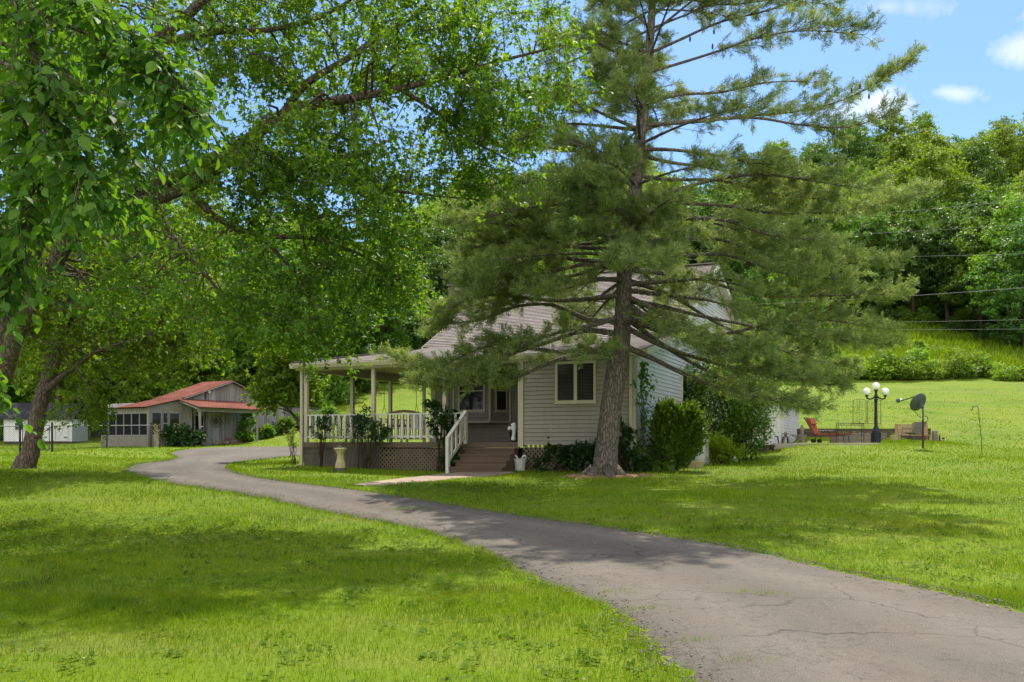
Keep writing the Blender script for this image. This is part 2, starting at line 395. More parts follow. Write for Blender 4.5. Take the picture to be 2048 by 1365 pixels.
M['dark'] = pm('dark_interior', (.012,.012,.011), .8, .1, var=.2)
M['stone'] = None
def glass():
    t = NT('window_pane'); v = t.coord()
    c = t.ramp(t.noise(v, 2.5, 3), [(.4, (.010,.011,.010)), (.7, (.03,.034,.028))])
    return t.end(t.principled(c, .04, .3))
M['glass'] = glass()
def blind():
    t = NT('window_blind'); v = t.coord((1,1,1))
    w = t.n('ShaderNodeTexWave', wave_type='BANDS', bands_direction='Z'); t.l(v, w.inputs['Vector']); w.inputs['Scale'].default_value = 8; w.inputs['Distortion'].default_value = .3
    return t.end(t.principled(t.ramp(w.outputs['Fac'], [(.35, (.012,.012,.01)), (.8, (.05,.047,.038))]), .15, .25))
M['blind'] = blind()
house = thing('house', 'cream vinyl sided cottage with grey shingled roof and deep wrap around porch', 'house', HO, HA)
hp = lambda nm, mb, m, par=None, sm=False: mb.build(nm, m, par or house, sm)
RL = [(-.22, 3.93), (3.8, 4.72), (10.04, 8.0), (15.1, 6.56)]     # roof profile (d, z)
def zr(d):
    for (a, b), (c, e) in zip(RL[:-1], RL[1:]):
        if d <= c: return b+(e-b)*(d-a)/(c-a)
    return RL[-1][1]
def gspan(z0, zoff, lo, hi):
    def f(h):
        z = z0+h+zoff
        if z <= RL[0][1]: a = lo
        elif z <= RL[1][1]: a = RL[0][0]+(z-RL[0][1])*(RL[1][0]-RL[0][0])/(RL[1][1]-RL[0][1])
        else: a = RL[1][0]+(z-RL[1][1])*(RL[2][0]-RL[1][0])/(RL[2][1]-RL[1][1])
        b = hi if z <= zr(hi) else RL[2][0]+(RL[2][1]-z)*(RL[3][0]-RL[2][0])/(RL[2][1]-RL[3][1])
        return max(a, lo), min(b, hi)
    return f
ZS = 1.42; ZD = 1.5
hp('wall', MB().lap((0,0,ZS), (1,0,0), (0,0,1), (0,-1,0), 0, 2.34, lambda h: (0, 3.27)).lap((0,3.9,ZS), (0,-1,0), (0,0,1), (-1,0,0), 0, 2.6, lambda h: (0, 3.9)), M['siding'])
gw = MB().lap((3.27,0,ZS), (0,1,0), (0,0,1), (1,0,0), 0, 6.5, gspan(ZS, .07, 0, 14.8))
o = hp('gable_wall', gw, M['siding_pale_skylit']); o['label'] = 'pale sky lit gable siding'
mf = MB().lap((-4.85,3.9,ZS), (1,0,0), (0,0,1), (0,-1,0), 0, 3.15, lambda h: (0, 4.84))
mf.lap((-4.85,14.8,ZS), (0,-1,0), (0,0,1), (-1,0,0), 0, 6.5, lambda h: tuple(14.8-x for x in reversed(gspan(ZS,.07,3.9,14.8)(h))))
mf.lap((3.27,14.8,ZS), (-1,0,0), (0,0,1), (0,1,0), 0, 5.0, lambda h: (0, 8.12))
hp('main_wall', mf, M['siding'])
# bay of the main room, canted at its corners
bay = MB(); BZ = 2.18
bay.lap((-3.79,3.4,BZ), (1,0,0), (0,0,1), (0,-1,0), 0, 2.3, lambda h: (0, 1.31))
r2 = math.sqrt(.5)
bay.lap((-2.48,3.4,BZ), (r2,r2,0), (0,0,1), (r2,-r2,0), 0, 2.35, lambda h: (0, .70))
bay.lap((-4.29,3.9,BZ), (r2,-r2,0), (0,0,1), (-r2,-r2,0), 0, 2.35, lambda h: (0, .70))
bay.quad((-4.29,3.9,BZ+.001), (-1.98,3.9,BZ+.001), (-2.48,3.4,BZ+.001), (-3.79,3.4,BZ+.001))
hp('bay', bay, M['siding'])
bt = MB(); bt.bar((-3.79,3.37,BZ-.02), (-2.48,3.37,BZ-.02), .05, .07).bar((-2.46,3.38,BZ-.02), (-1.97,3.87,BZ-.02), .05, .07)
for x, y in ((-3.79,3.385), (-2.475,3.385), (-1.975,3.885)): bt.box(x-.035, x+.035, y-.035, y+.012, BZ, 4.3)
hp('bay_trim', bt, M['trim'])
# corner boards
def corner(nm, t, d, z0, z1, w=.1, m='trim'):
    mb = MB(); mb.box(t-w if t > 3 else t-.045, t+.045 if t > 3 else t+w, d-.045, d+w, z0, z1); return hp(nm, mb, M[m])
corner('corner_board', 0, -.0, ZS-.05, 3.76, .11); corner('corner_board', 3.27, 0, ZS-.03, 3.8, .12); corner('corner_board', -4.85, 3.9, ZD, 4.6, .1, 'white')
hp('corner_board', MB().box(3.2, 3.315, 14.72, 14.85, 1.4, 6.4), M['white'])
# roofs ---------------------------------------------------------------
def slope(d0, z0, d1, z1, t0, t1, span=None, course=.15, lip=.022):
    L = math.hypot(d1-d0, z1-z0); b = ((0, (d1-d0)/L, (z1-z0)/L)); n = (0, -b[2], b[1])
    if d1 < d0: n = (0, -n[1], -n[2]) if n[2] < 0 else n
    return MB().lap((t0, d0, z0), (1,0,0), b, n, 0, L, span or (lambda h: (0, t1-t0)), course, lip, .001, 0)
up = slope(3.8, 4.72, 10.04, 8.0, -5.2, 3.62); bk = slope(15.1, 6.56, 10.04, 8.0, -5.2, 3.62)
up.v += [] ; n0 = len(up.v); up.v += bk.v; up.f += [tuple(i+n0 for i in f) for f in bk.f]
roof = hp('roof', up, M['shingle'])
hp('ridge_cap', MB().bar((-5.2,10.04,8.035), (3.62,10.04,8.035), .26, .03), M['shingle'], roof)
rk = MB()
for t in (3.60, -5.19):
    for (a, b) in ((RL[1], RL[2]), (RL[2], RL[3])):
        rk.bar((t,a[0],a[1]-.09), (t,b[0],b[1]-.09), .05, .17, (0,0,1))
rk.box(-5.18, 3.58, 15.05, 15.12, 6.36, 6.54)
rk.bar((3.45,3.8,4.64), (3.45,10.04,7.92), .3, .015).bar((3.45,10.04,7.92), (3.45,15.0,6.5), .3, .015)
hp('rake_board', rk, M['white'], roof)
sl = .79/4.02
def lowspan(h):
    dd = -.22+h*4.02/math.hypot(4.02,.79); z = 3.93+(dd+.22)*sl
    tl = -7.62+(dd+.22) if dd < 2.55 else (-4.85 if dd > 2.55 else -4.85)
    return (tl+7.62, 11.24)
pr = slope(-.22, 3.93, 3.8, 4.72, -7.62, 3.62, lowspan, .15, .006)
hp('porch_roof', pr, M['shingle'])
L = math.hypot(2.77, 2.77*sl); b = (2.77/L, 0, 2.77*sl/L)
ps = MB().lap((-7.62,-.22,3.93), (0,1,0), b, (-b[2],0,b[0]), 0, L, lambda h: (h*2.77/L, 8.6), .15, .006, .001, 0)
hp('porch_roof', ps, M['shingle2'])
hp('hip_cap', MB().bar((-7.6,-.2,3.965), (-4.85,2.55,3.965+2.77*sl), .2, .025), M['shingle'])
hp('rake_board', MB().bar((3.60,-.2,3.83), (3.60,3.8,4.63), .05, .17).bar((3.45,-.2,3.84), (3.45,3.8,4.64), .3, .015), M['white'])
# gutters and eaves
g = MB()
pro = [(0,0),(0,.15),(-.13,.15),(-.13,.10),(-.09,.0)]
def gutter(mb, p, q, out):
    p, q, out = Vector(p), Vector(q), Vector(out); vs = []
    for c in (p, q):
        for (x, z) in pro: vs.append(c-out*x+Vector((0,0,z)))
    n = len(pro); mb.add(vs, [(i,(i+1)%n,n+(i+1)%n,n+i) for i in range(n)]+[tuple(range(n)), tuple(range(2*n-1,n-1,-1))])
gutter(g, (-7.62,-.11,3.775), (3.66,-.11,3.775), (0,-1,0)); gutter(g, (-7.51,-.24,3.772), (-7.51,8.3,3.772), (-1,0,0))
hp('gutter', g, M['trim'])
hp('fascia', MB().box(-7.5, 3.6, -.10, -.06, 3.72, 3.93).box(-7.5, -7.46, -.055, 8.3, 3.721, 3.93), M['trim'])
c = MB(); zc = lambda d: 3.93+(d+.22)*sl-.06
c.quad((-7.45,-.05,zc(-.05)), (-4.85,2.55,zc(2.55)), (-4.85,3.9,zc(3.9)), (3.5,3.9,zc(3.9)), (3.5,-.05,zc(-.05)))
c.quad((-7.45,-.05,zc(-.05)), (-7.45,8.3,zc(-.05)), (-4.85,8.3,zc(2.55)), (-4.85,2.55,zc(2.55)))
hp('porch_ceiling', c, M['ceiling'])
hp('porch_beam', MB().box(-7.14, -.0, .0, .1, 3.7, 3.9).box(-7.25, -7.15, -.0, 7.7, 3.69, 3.94), M['trim'])
hp('soffit', MB().box(0, 3.55, -.06, -.002, 3.735, 3.76), M['trim'])
# porch floor, foundation, lattice
dk = MB().box(-7.35, -.002, .0, .035, 1.34, 1.5).box(-7.35, -7.315, .036, 8.0, 1.34, 1.5)
hp('deck_rim', dk, M['deck'])
fl = MB(); y = .037
while y < 3.88:
    fl.box(-7.313, -.004, y, y+.137, 1.46, 1.497); y += .142
while y < 8: fl.box(-7.313, -4.86, y, y+.137, 1.46, 1.497); y += .142
hp('deck_floor', fl, M['deck'])
bl = MB()
for k, z in enumerate(np.arange(.15, 1.3, .2)):
    xx = -7.3-(.2 if k % 2 else 0)
    while xx < -4.6:
        bl.box(max(xx,-7.3), min(xx+.39,-4.6), .06, .2, z, z+.19); xx += .4
    yy = .21-(.2 if k % 2 else 0)
    while yy < 8: bl.box(-7.3, -7.16, max(yy,.205), yy+.39, z, z+.19); yy += .4
bl.box(-7.29, -4.61, .09, .19, .1, 1.335)
hp('foundation', bl, M['block'])
hp('foundation_wall', MB().box(-4.6, 3.2, 1.0, 1.1, 0, 1.33).box(3.1, 3.22, .06, 14.7, 0, 1.415).box(-4.8, 3.0, 14.5, 14.7, 0, 1.415), M['block'])
def lattice(mb, t0, t1, d, z0, z1, sp=.135, w=.036):
    H_ = z1-z0
    for layer, sg in ((0,1),(1,-1)):
        y = d-.008*layer
        x = t0-H_
        while x < t1+H_:
            a, b = (x, z0), (x+sg*H_, z1)
            def clip(a, b):
                (x0,y0),(x1,y1) = a, b; s0, s1 = 0.0, 1.0
                for lo, hi, p, q in ((t0,t1,x0,x1),):
                    if p == q: return None
                    u0, u1 = sorted(((lo-p)/(q-p), (hi-p)/(q-p))); s0, s1 = max(s0,u0), min(s1,u1)
                if s1-s0 < .02: return None
                return (x0+(x1-x0)*s0, y0+(y1-y0)*s0), (x0+(x1-x0)*s1, y0+(y1-y0)*s1)
            k = clip(a, b)
            if k: mb.bar((k[0][0], y, k[0][1]), (k[1][0], y, k[1][1]), .007, w, (0,1,0)) if False else mb.bar((k[0][0], y, k[0][1]), (k[1][0], y, k[1][1]), w, .007, (0,1,0))
            x += sp
    return mb
hp('lattice_panel', lattice(MB(), -4.58, -1.7, .05, .3, 1.325), M['lattice'])
hp('lattice_panel', lattice(MB(), .07, 3.2, .05, .3, 1.41), M['lattice'])
# posts, railing, stairs
for t, d in ((-7.2,.05),(-4.77,.05),(-2.37,.05),(-7.2,2.6),(-7.2,5.05),(-7.2,7.55)):
    z1 = 3.70 if d == .05 and t > -7.15 else 3.69
    o = hp('porch_post', MB().box(t-.055, t+.055, d-.052, d+.055, 1.5, z1), M['trim'])
def railing(p, q, n, z0=1.5, h=.83, w=.075):
    p, q = Vector((p[0],p[1],0)), Vector((q[0],q[1],0)); dv = (q-p).normalized(); u = Vector((0,0,1))
    ra = hp('top_rail', MB().bar(p+u*(z0+h), q+u*(z0+h), .09, .038), M['white'])
    hp('bottom_rail', MB().bar(p+u*(z0+.16), q+u*(z0+.16), .035, .06), M['white'], ra)
    side = Vector((-dv.y, dv.x, 0))
    L = (q-p).length
    for i in range(n):
        c0 = p+dv*(L*(i+.5)/n)-side*.032
        b = MB().bar(c0+u*(z0+.10), c0+u*(z0+h-.02), .022, w, dv)
        hp('baluster', b, M['white'], ra)
railing((-7.14,.05), (-4.83,.05), 11); railing((-4.71,.05), (-2.43,.05), 11); railing((-2.31,.05), (-1.72,.05), 3)
railing((-7.2,2.54), (-7.2,.11), 11); railing((-7.2,5.0), (-7.2,2.66), 11); railing((-7.2,7.5), (-7.2,5.11), 11)
st = MB(); tr = MB()
for k in range(4):
    d0 = -1.12+.28*k; z = .82+.17*k
    st.box(-1.58, -.06, d0, d0+.279, .3, z-.041); tr.box(-1.62, -.03, d0-.03, d0+.25 if k < 3 else d0+.279, z-.04, z)
stairs = hp('stairs', st, M['step']); hp('tread', tr, M['step'], stairs)
sr = MB().box(-1.72, -1.63, -1.17, -1.07, .55, 1.60).box(-1.715, -1.63, -.07, .03, 1.45, 2.40)
sr.bar((-1.675,-1.15,1.60), (-1.675,-.02,2.37), .10, .045).bar((-1.675,-1.07,.98), (-1.675,-.07,1.66), .04, .08)
srail = hp('stair_railing', sr, M['white'])
for k in range(3):
    d = -.86+.26*k; zb = .98+(d+1.07)*.68
    hp('baluster', MB().box(-1.70, -1.655, d-.04, d+.04, zb, zb+.66), M['white'], srail)
# downspouts
ds = MB().bar((-7.33,-.02,3.75), (-7.33,-.03,.78), .075, .06, (0,1,0)).bar((-7.33,-.03,.80), (-7.55,-.33,.68), .075, .06)
hp('downspout', ds, M['trim'])
hp('downspout', MB().bar((3.20,-.09,3.75), (3.20,-.09,.75), .08, .06, (0,1,0)), M['trim'])
# windows
def window(par, o, a, n, w, h, z0, cols=1, rows=1, fr=.06, pane='glass', deep=.05, m='white'):
    o, a, n = Vector((o[0],o[1],0)), Vector((a[0],a[1],0)), Vector((n[0],n[1],0)); u = Vector((0,0,1))
    f = MB(); X = lambda s, z, k: o+a*s+u*z+n*k
    def slab(s0, s1, za, zb, k0, k1):
        f.add([X(s0,za,k0),X(s1,za,k0),X(s1,zb,k0),X(s0,zb,k0),X(s0,za,k1),X(s1,za,k1),X(s1,zb,k1),X(s0,zb,k1)],
              [(0,1,2,3),(7,6,5,4),(0,4,5,1),(1,5,6,2),(2,6,7,3),(3,7,4,0)])
    slab(0,fr,z0,z0+h,0,deep); slab(w-fr,w,z0,z0+h,0,deep); slab(fr,w-fr,z0,z0+fr,0,deep); slab(fr,w-fr,z0+h-fr,z0+h,0,deep)
    for i in range(1, cols): s = w*i/cols; slab(s-fr*.7,s+fr*.7,z0+fr,z0+h-fr,0,deep-.006)
    for j in range(1, rows): z = z0+h*j/rows; slab(fr,w-fr,z-.02,z+.02,.002,deep-.014)
    slab(-.03,w+.03,z0-.03,z0-.001,0,deep+.02)
    wn_ = hp('window', f, M[m], par)
    mb = MB(); mb.add([X(fr*.8,z0+fr*.8,.022),X(w-fr*.8,z0+fr*.8,.022),X(w-fr*.8,z0+h-fr*.8,.022),X(fr*.8,z0+h-fr*.8,.022)], [(0,1,2,3)])
    hp('pane', mb, M[pane], wn_); return wn_
window(house, (1.06,0), (1,0), (0,-1), 1.16, 1.12, 2.56, 2, 1, .065, 'blind', .055, 'trim')
window(house, (-3.62,3.4), (1,0), (0,-1), .98, 1.35, 2.5, 1, 2, .06, 'glass', .05, 'trim')
window(house, (-2.48+.12,3.4+.12), (r2,r2), (r2,-r2), .42, 1.35, 2.5, 1, 2, .05, 'glass', .05, 'trim')
window(house, (3.27,5.5), (0,1), (1,0), .85, 1.25, 2.5, 1, 2, .07, 'glass', .05)
window(house, (3.27,7.9), (0,1), (1,0), 1.0, 1.25, 2.5, 1, 2, .07, 'glass', .05)
window(house, (3.27,11.0), (0,1), (1,0), .9, 1.3, 5.05, 1, 2, .07, 'glass', .05)
# stone chimney beyond the far gable
def stone_mat():
    t = NT('chimney_stone'); v = t.coord((1,1,1))
    br = t.n('ShaderNodeTexVoronoi', feature='DISTANCE_TO_EDGE'); br.inputs['Scale'].default_value = 3.2; vv = t.coord((1,1,2.2)); t.l(vv, br.inputs['Vector'])
    ce = t.n('ShaderNodeTexVoronoi'); ce.inputs['Scale'].default_value = 3.2; t.l(vv, ce.inputs['Vector'])
    bw = t.n('ShaderNodeRGBToBW'); t.l(ce.outputs['Color'], bw.inputs[0])
    c = t.ramp(bw.outputs[0], [(.2, (.16,.13,.11)), (.5, (.27,.24,.21)), (.8, (.36,.32,.28))])
    c = t.mix((.09,.08,.07), c, t.ramp(br.outputs['Distance'], [(.02, 0), (.07, 1)]))
    return t.end(t.principled(c, .9, .15, 0, t.bump(t.ramp(br.outputs['Distance'], [(0, 0), (.12, 1)]), .8, .05)))
M['stone'] = stone_mat()
ch = MB(); rs = random.Random(4)
z = .4
while z < 7.3:
    h = rs.uniform(.16, .28); j = lambda: rs.uniform(-.03, .03)
    ch.box(-6.05+j(), -4.92, 7.4+j(), 8.3+j(), z, z+h-.012); z += h
ch.box(-6.0, -4.94, 7.45, 8.25, .4, z+.05)
chim = hp('chimney', ch, M['stone'])
hp('chimney_cap', MB().box(-6.12, -4.86, 7.34, 8.36, z+.051, z+.13), M['block'], chim)
# rear wing beyond the gable
ex = MB().lap((3.29,11.0,ZS), (1,0,0), (0,0,1), (0,-1,0), 0, 1.75, lambda h: (0, 1.96)).lap((5.25,11.0,ZS), (0,1,0), (0,0,1), (1,0,0), 0, 1.75, lambda h: (0, 10.7)).lap((5.25,21.7,ZS), (-1,0,0), (0,0,1), (0,1,0), 0, 1.75, lambda h: (0, 8))
rw = hp('rear_wing', ex, M['siding_pale_skylit'])
hp('corner_board', MB().box(5.14, 5.295, 10.955, 11.12, 1.4, 3.17), M['white'], rw); hp('corner_board', MB().box(5.24, 5.29, 21.6, 21.74, 1.4, 3.17), M['white'], rw)
hp('wing_foundation', MB().box(3.3, 5.2, 11.05, 11.2, .4, 1.415).box(5.05, 5.2, 11.2, 21.6, .4, 1.415), M['block'], rw)
hp('wing_roof', MB().lap((5.6,10.7,3.2), (0,1,0), (-.96,0,.28), (.28,0,.96), 0, 2.3, lambda h: (0, 11.3), .15, .01, .001, 0).box(3.3, 5.58, 10.72, 21.9, 3.17, 3.196), M['shingle2'], rw)
dr = MB().box(5.255, 5.30, 13.4, 14.5, 1.45, 3.1)
hp('wing_door', dr, M['white'], rw)
hp('door_casing', MB().box(5.255, 5.31, 12.2, 12.35, 1.45, 3.1), M['white'], rw); hp('door_casing', MB().box(5.255, 5.31, 15.0, 15.3, 1.45, 3.1), M['white'], rw)

# ------------------------------------------------------------------ things on and around the porch
def at_h(name, label, cat, t, d, z, rz=0.0, group=None): return thing(name, label, cat, H(t, d, z), HA+rz, group)
M['tan_wood'] = pm('tan_wood', (.42,.30,.17), .6, .3, var=.3, vs=3, bs=40, stretch=(1,6,6))
M['wicker'] = pm('grey_wicker', (.36,.34,.30), .8, .15, var=.35, vs=30, bs=120, bump=.6)
M['chain'] = pm('chain_steel', (.10,.10,.10), .5, .5, .6)
sw = at_h('porch_swing', 'tan wooden porch swing hanging on thin chains', 'swing', -5.6, 3.0, 1.5)
a = MB()
for k in range(5): a.box(-.62, .62, -.22+.09*k, -.14+.09*k, .44, .465)
a.build('seat', M['tan_wood'], sw)
a = MB()
pts = [(-.62,.24,.95),(-.3,.27,1.02),(0,.28,1.05),(.3,.27,1.02),(.62,.24,.95)]
for p, q in zip(pts[:-1], pts[1:]): a.bar(p, q, .03, .09)
a.bar((-.62,.22,.55), (.62,.22,.55), .03, .08)
for k in range(11): x = -.6+.12*k; a.bar((x,.22,.5), (x,.26,.96), .05, .015, (0,1,0))
a.build('backrest', M['tan_wood'], sw)
for s in (-1, 1):
    MB().bar((s*.62,-.24,.68), (s*.62,.26,.68), .06, .03).bar((s*.62,-.2,.45), (s*.62,-.2,.67), .04, .04).build('armrest', M['tan_wood'], sw)
    MB().tube([(s*.62,-.2,.68), (s*.62,.02,1.25), (s*.6,.02,2.72)], .008, 5).tube([(s*.62,.25,.8), (s*.62,.02,1.25)], .008, 5).build('chain', M['chain'], sw)
def chair(label, t, d, rz, m, grp='chairs set out on the porch'):
    c_ = at_h('porch_chair', label, 'chair', t, d, 1.5, rz, grp)
    MB().box(-.27, .27, -.26, .26, .38, .43).build('seat', M[m], c_)
    b = MB()
    for i in range(7):
        an = -.9+1.8*i/6; x0, y0 = .28*math.sin(an), .1+.2*math.cos(an); b.bar((x0,y0,.42), (x0*1.15,y0+.12,.95-.1*abs(an)), .07, .02, (0,1,0))
    b.build('backrest', M[m], c_)
    for sx in (-1, 1):
        MB().bar((sx*.29,-.25,.64), (sx*.3,.25,.66), .07, .03).build('armrest', M[m], c_)
        for sy in (-1, 1): MB().bar((sx*.25,sy*.23,0), (sx*.25,sy*.23,.63 if sy < 0 else .4), .05, .05).build('leg', M[m], c_)
    return c_
chair('grey wicker porch chair behind the railing near the corner post', -6.25, 1.25, .5, 'wicker')
chair('grey wicker porch chair beside the hanging swing', -6.6, 2.3, -1.2, 'wicker')
be = at_h('porch_bench', 'white slatted porch bench behind the front railing', 'bench', -3.95, 1.3, 1.5)
MB().box(-.55, .55, -.22, .22, .40, .44).build('seat', M['white'], be)
b = MB().bar((-.55,.24,.86), (.55,.24,.86), .03, .06)
for k in range(7): b.bar((-.5+.166*k,.23,.44), (-.5+.166*k,.24,.86), .09, .015, (0,1,0))
b.build('backrest', M['white'], be)
for sx in (-1,1):
    for sy in (-1,1): MB().box(sx*.5-.03, sx*.5+.03, sy*.18-.03, sy*.18+.03, 0, .4).build('leg', M['white'], be)
M['black'] = pm('black_metal', (.018,.019,.021), .4, .4, .2, var=.2, bs=80, bump=.08)
gr = at_h('barbecue_grill', 'black covered barbecue grill standing on the porch', 'grill', -2.95, 1.6, 1.5)
MB().lathe([(.02,.55),(.2,.58),(.27,.7),(.27,.76)], n=18).build('bowl', M['black'], gr, True)
MB().lathe([(.272,.765),(.25,.9),(.14,.99),(.02,1.02)], n=18).build('lid', M['black'], gr, True)
for k in range(3):
    an = 2*PI*k/3; MB().bar((.2*math.cos(an),.2*math.sin(an),.6), (.3*math.cos(an),.3*math.sin(an),0), .03, .03).build('leg', M['black'], gr)
# white animal head garden figure by the wing corner
M['plaster'] = pm('white_plaster', (.66,.66,.63), .7, .25, var=.15, vs=8, bs=60, bump=.1)
bu = at_h('garden_statue', 'white plaster animal head figure standing beside the dark fern', 'statue', -.30, .24, 1.5, PI)
def skin(name, pts, edges, mat, parent, lev=2):
    me = bpy.data.meshes.new(name); me.from_pydata([p[0] for p in pts], edges, []); me.update()
    o = link(bpy.data.objects.new(name, me), parent)
    sk = o.modifiers.new('skin', 'SKIN'); sk.use_smooth_shade = True
    for i, p in enumerate(pts):
        r = p[1]; me.skin_vertices[0].data[i].radius = (r, r) if not hasattr(r, '__len__') else r
    me.skin_vertices[0].data[0].use_root = True
    sd = o.modifiers.new('sub', 'SUBSURF'); sd.levels = sd.render_levels = lev
    me.materials.append(mat); return o
skin('body', [((0,0,.03),.11),((0,0,.12),.06),((-.02,0,.26),.055),((-.03,0,.38),.07),((.03,0,.47),.085),((.11,0,.41),.06),((.17,0,.33),.045),((-.05,.02,.55),.03)], [(0,1),(1,2),(2,3),(3,4),(4,5),(5,6),(4,7)], M['plaster'], bu)
MB().sphere((.065,.075,.46), .027).sphere((.065,-.075,.46), .027).build('eye', M['black'], bu)
# white basket planter and sundial on the grass
bp_ = on(*(gp(1040,942).xy)); pl = thing('basket_planter', 'white fluted basket planter at the foot of the wooden steps', 'planter', bp_, HA)
MB().lathe([(.10,0),(.14,.0),(.15,.03),(.135,.05),(.15,.2),(.175,.31),(.19,.34),(.16,.34),(.15,.28),(.02,.27)], n=24, flute=.03).build('pot', M['plaster'], pl)
for s in (-1, 1):
    MB().tube([(s*.06,-.02,.335),(s*.1,-.02,.40),(s*.16,-.02,.42),(s*.185,-.02,.36)], .026, 8).build('handle', M['plaster'], pl, True)
M['concrete'] = pm('cast_concrete', (.50,.42,.24), .85, .15, var=.3, vs=6, bs=60, bump=.3)
M['verdigris'] = pm('verdigris_bronze', (.10,.15,.12), .6, .4, .5, var=.4, vs=20)
sp_ = on(*(gp(681,944).xy)); sd = thing('sundial', 'concrete pedestal sundial standing on grass in front of the porch', 'sundial', sp_, .3)
MB().lathe([(.17,0),(.17,.10),(.155,.11)], n=8).build('base', M['block'], sd)
MB().lathe([(.15,.111),(.145,.2),(.10,.36),(.095,.48),(.13,.57),(.155,.62)], n=8).build('pedestal', M['concrete'], sd)
MB().lathe([(.17,.621),(.185,.63),(.185,.66),(.17,.667)], n=24).build('dial_plate', M['concrete'], sd)
MB().add([(-.09,-.006,.668),(.09,-.006,.668),(-.06,-.006,.79),(-.09,.006,.668),(.09,.006,.668),(-.06,.006,.79)], [(0,1,2),(5,4,3),(0,3,4,1),(1,4,5,2),(2,5,3,0)]).build('gnomon', M['verdigris'], sd)
# propane tank, blocks and small box along the gable side
M['tank'] = pm('tank_white', (.58,.58,.56), .4, .4, .1, var=.15, vs=3, bs=30, bump=.03)
tp = H(4.15, 3.5); tp.z = G(tp.x, tp.y)
tk = thing('propane_tank', 'tall white upright propane tank against the gable wall', 'tank', tp)
MB().lathe([(.02,1.28),(.12,1.27),(.22,1.2),(.27,1.08),(.28,.9),(.28,.25),(.25,.14),(.18,.10)][::-1], n=24).build('body', M['tank'], tk, True)
MB().lathe([(.22,0),(.22,.12)], n=20).build('foot_ring', M['tank'], tk); MB().lathe([(.11,1.26),(.11,1.40),(.10,1.41),(.02,1.41)], n=16).build('valve_cover', M['tank'], tk)
def blockthing(name, label, cat, u, v, w, d, h, m, rz, core=False):
    p = gp(u, v); t = thing(name, label, cat, p, rz)
    b = MB().box(-w/2, w/2, -d/2, d/2, -.03, h)
    b.box(-w/2+.03, w/2-.03, -d/2+.03, d/2-.03, h, h+.012)
    b.build('body', M[m], t); return t
blockthing('concrete_block', 'tan concrete block on the grass below the propane tank', 'block', 1392, 937, .42, .2, .19, 'concrete', -.2)
blockthing('utility_box', 'small pale grey utility box on the grass by the bright shrub', 'box', 1469, 924, .17, .14, .16, 'tank', .2)
ap = H(4.05, 4.7); ap.z = G(ap.x, ap.y)
ac = thing('meter_cabinet', 'grey metal cabinet on the gable wall behind the propane tank', 'cabinet', ap, HA)
MB().box(-.5, .3, -.3, .3, 0, .78).build('body', M['tank'], ac); MB().box(-.52, .32, -.32, .32, .781, .80).build('lid', M['block'], ac)
# ------------------------------------------------------------------ leaves, twigs and trees
def unit(a): return a/np.maximum(np.linalg.norm(a, axis=-1, keepdims=True), 1e-9)
def rdir(n): return unit(rng.normal(size=(n, 3)))
MAPLE = (np.array([(0,0,0),(.30,-.50,-.10),(.44,-.16,.02),(1,0,-.16),(.44,.16,.02),(.30,.50,-.10)]), np.array([(0,1,2),(0,2,3),(0,3,4),(0,4,5)]))
SIMPLE = (np.array([(0,0,0),(.45,-.3,.07),(1,0,-.08),(.45,.3,.07)]), np.array([(0,1,2),(0,2,3)]))
NARROW = (np.array([(0,0,0),(.4,-.13,.04),(1,0,-.05),(.4,.13,.04)]), np.array([(0,1,2),(0,2,3)]))
OVATE = (np.array([(0,0,0),(.22,-.24,.06),(.5,-.31,.06),(.78,-.19,.0),(1,0,-.12),(.78,.19,.0),(.5,.31,.06),(.22,.24,.06),(.5,0,0)]),
         np.array([(8,0,1),(8,1,2),(8,2,3),(8,3,4),(8,4,5),(8,5,6),(8,6,7),(8,7,0)]))
def leaves(name, pos, ax, nr, size, tmpl, mat, parent=None, off=None):
    tv, tf = tmpl; n = len(pos)
    ax = unit(ax); b = unit(np.cross(nr, ax)); c = np.cross(ax, b)
    s = np.asarray(size).reshape(-1, 1, 1) if hasattr(size, '__len__') else size
    V = pos[:,None,:]+s*(tv[None,:,0:1]*ax[:,None]+tv[None,:,1:2]*b[:,None]+tv[None,:,2:3]*c[:,None])
    if off is not None: V = V-np.array(off)
    Fc = (tf[None]+(np.arange(n)*len(tv))[:,None,None]).reshape(-1, 3)
    return np_mesh(name, V.reshape(-1, 3), [Fc], mat, parent)
def sticks(p, q, r0, r1):
    """many thin three-sided twigs, as arrays"""
    n = len(p); d = unit(q-p); a = unit(np.cross(d, np.array([.31,.17,.93]))); b = np.cross(d, a)
    V = np.zeros((n, 6, 3))
    for k in range(3):
        o = math.cos(2*PI*k/3)*a+math.sin(2*PI*k/3)*b
        V[:,k] = p+o*np.reshape(r0,(-1,1)); V[:,3+k] = q+o*np.reshape(r1,(-1,1))
    f = np.array([(0,1,4,3),(1,2,5,4),(2,0,3,5)])
    return V.reshape(-1,3), (f[None]+(np.arange(n)*6)[:,None,None]).reshape(-1,4)
def wood(name, mb, twigs, mat, parent, off=(0,0,0)):
    """limbs (MB) plus twig arrays as one mesh"""
    v = np.array(mb.v, float).reshape(-1, 3); fs = {}
    for f in mb.f: fs.setdefault(len(f), []).append(f)
    faces = [np.array(x) for x in fs.values()]; V = [v]; nb = len(v)
    for (tv, tf) in twigs: V.append(tv); faces.append(tf+nb); nb += len(tv)
    o = np_mesh(name, np.concatenate(V)-np.array(off), faces, mat, parent, True); return o
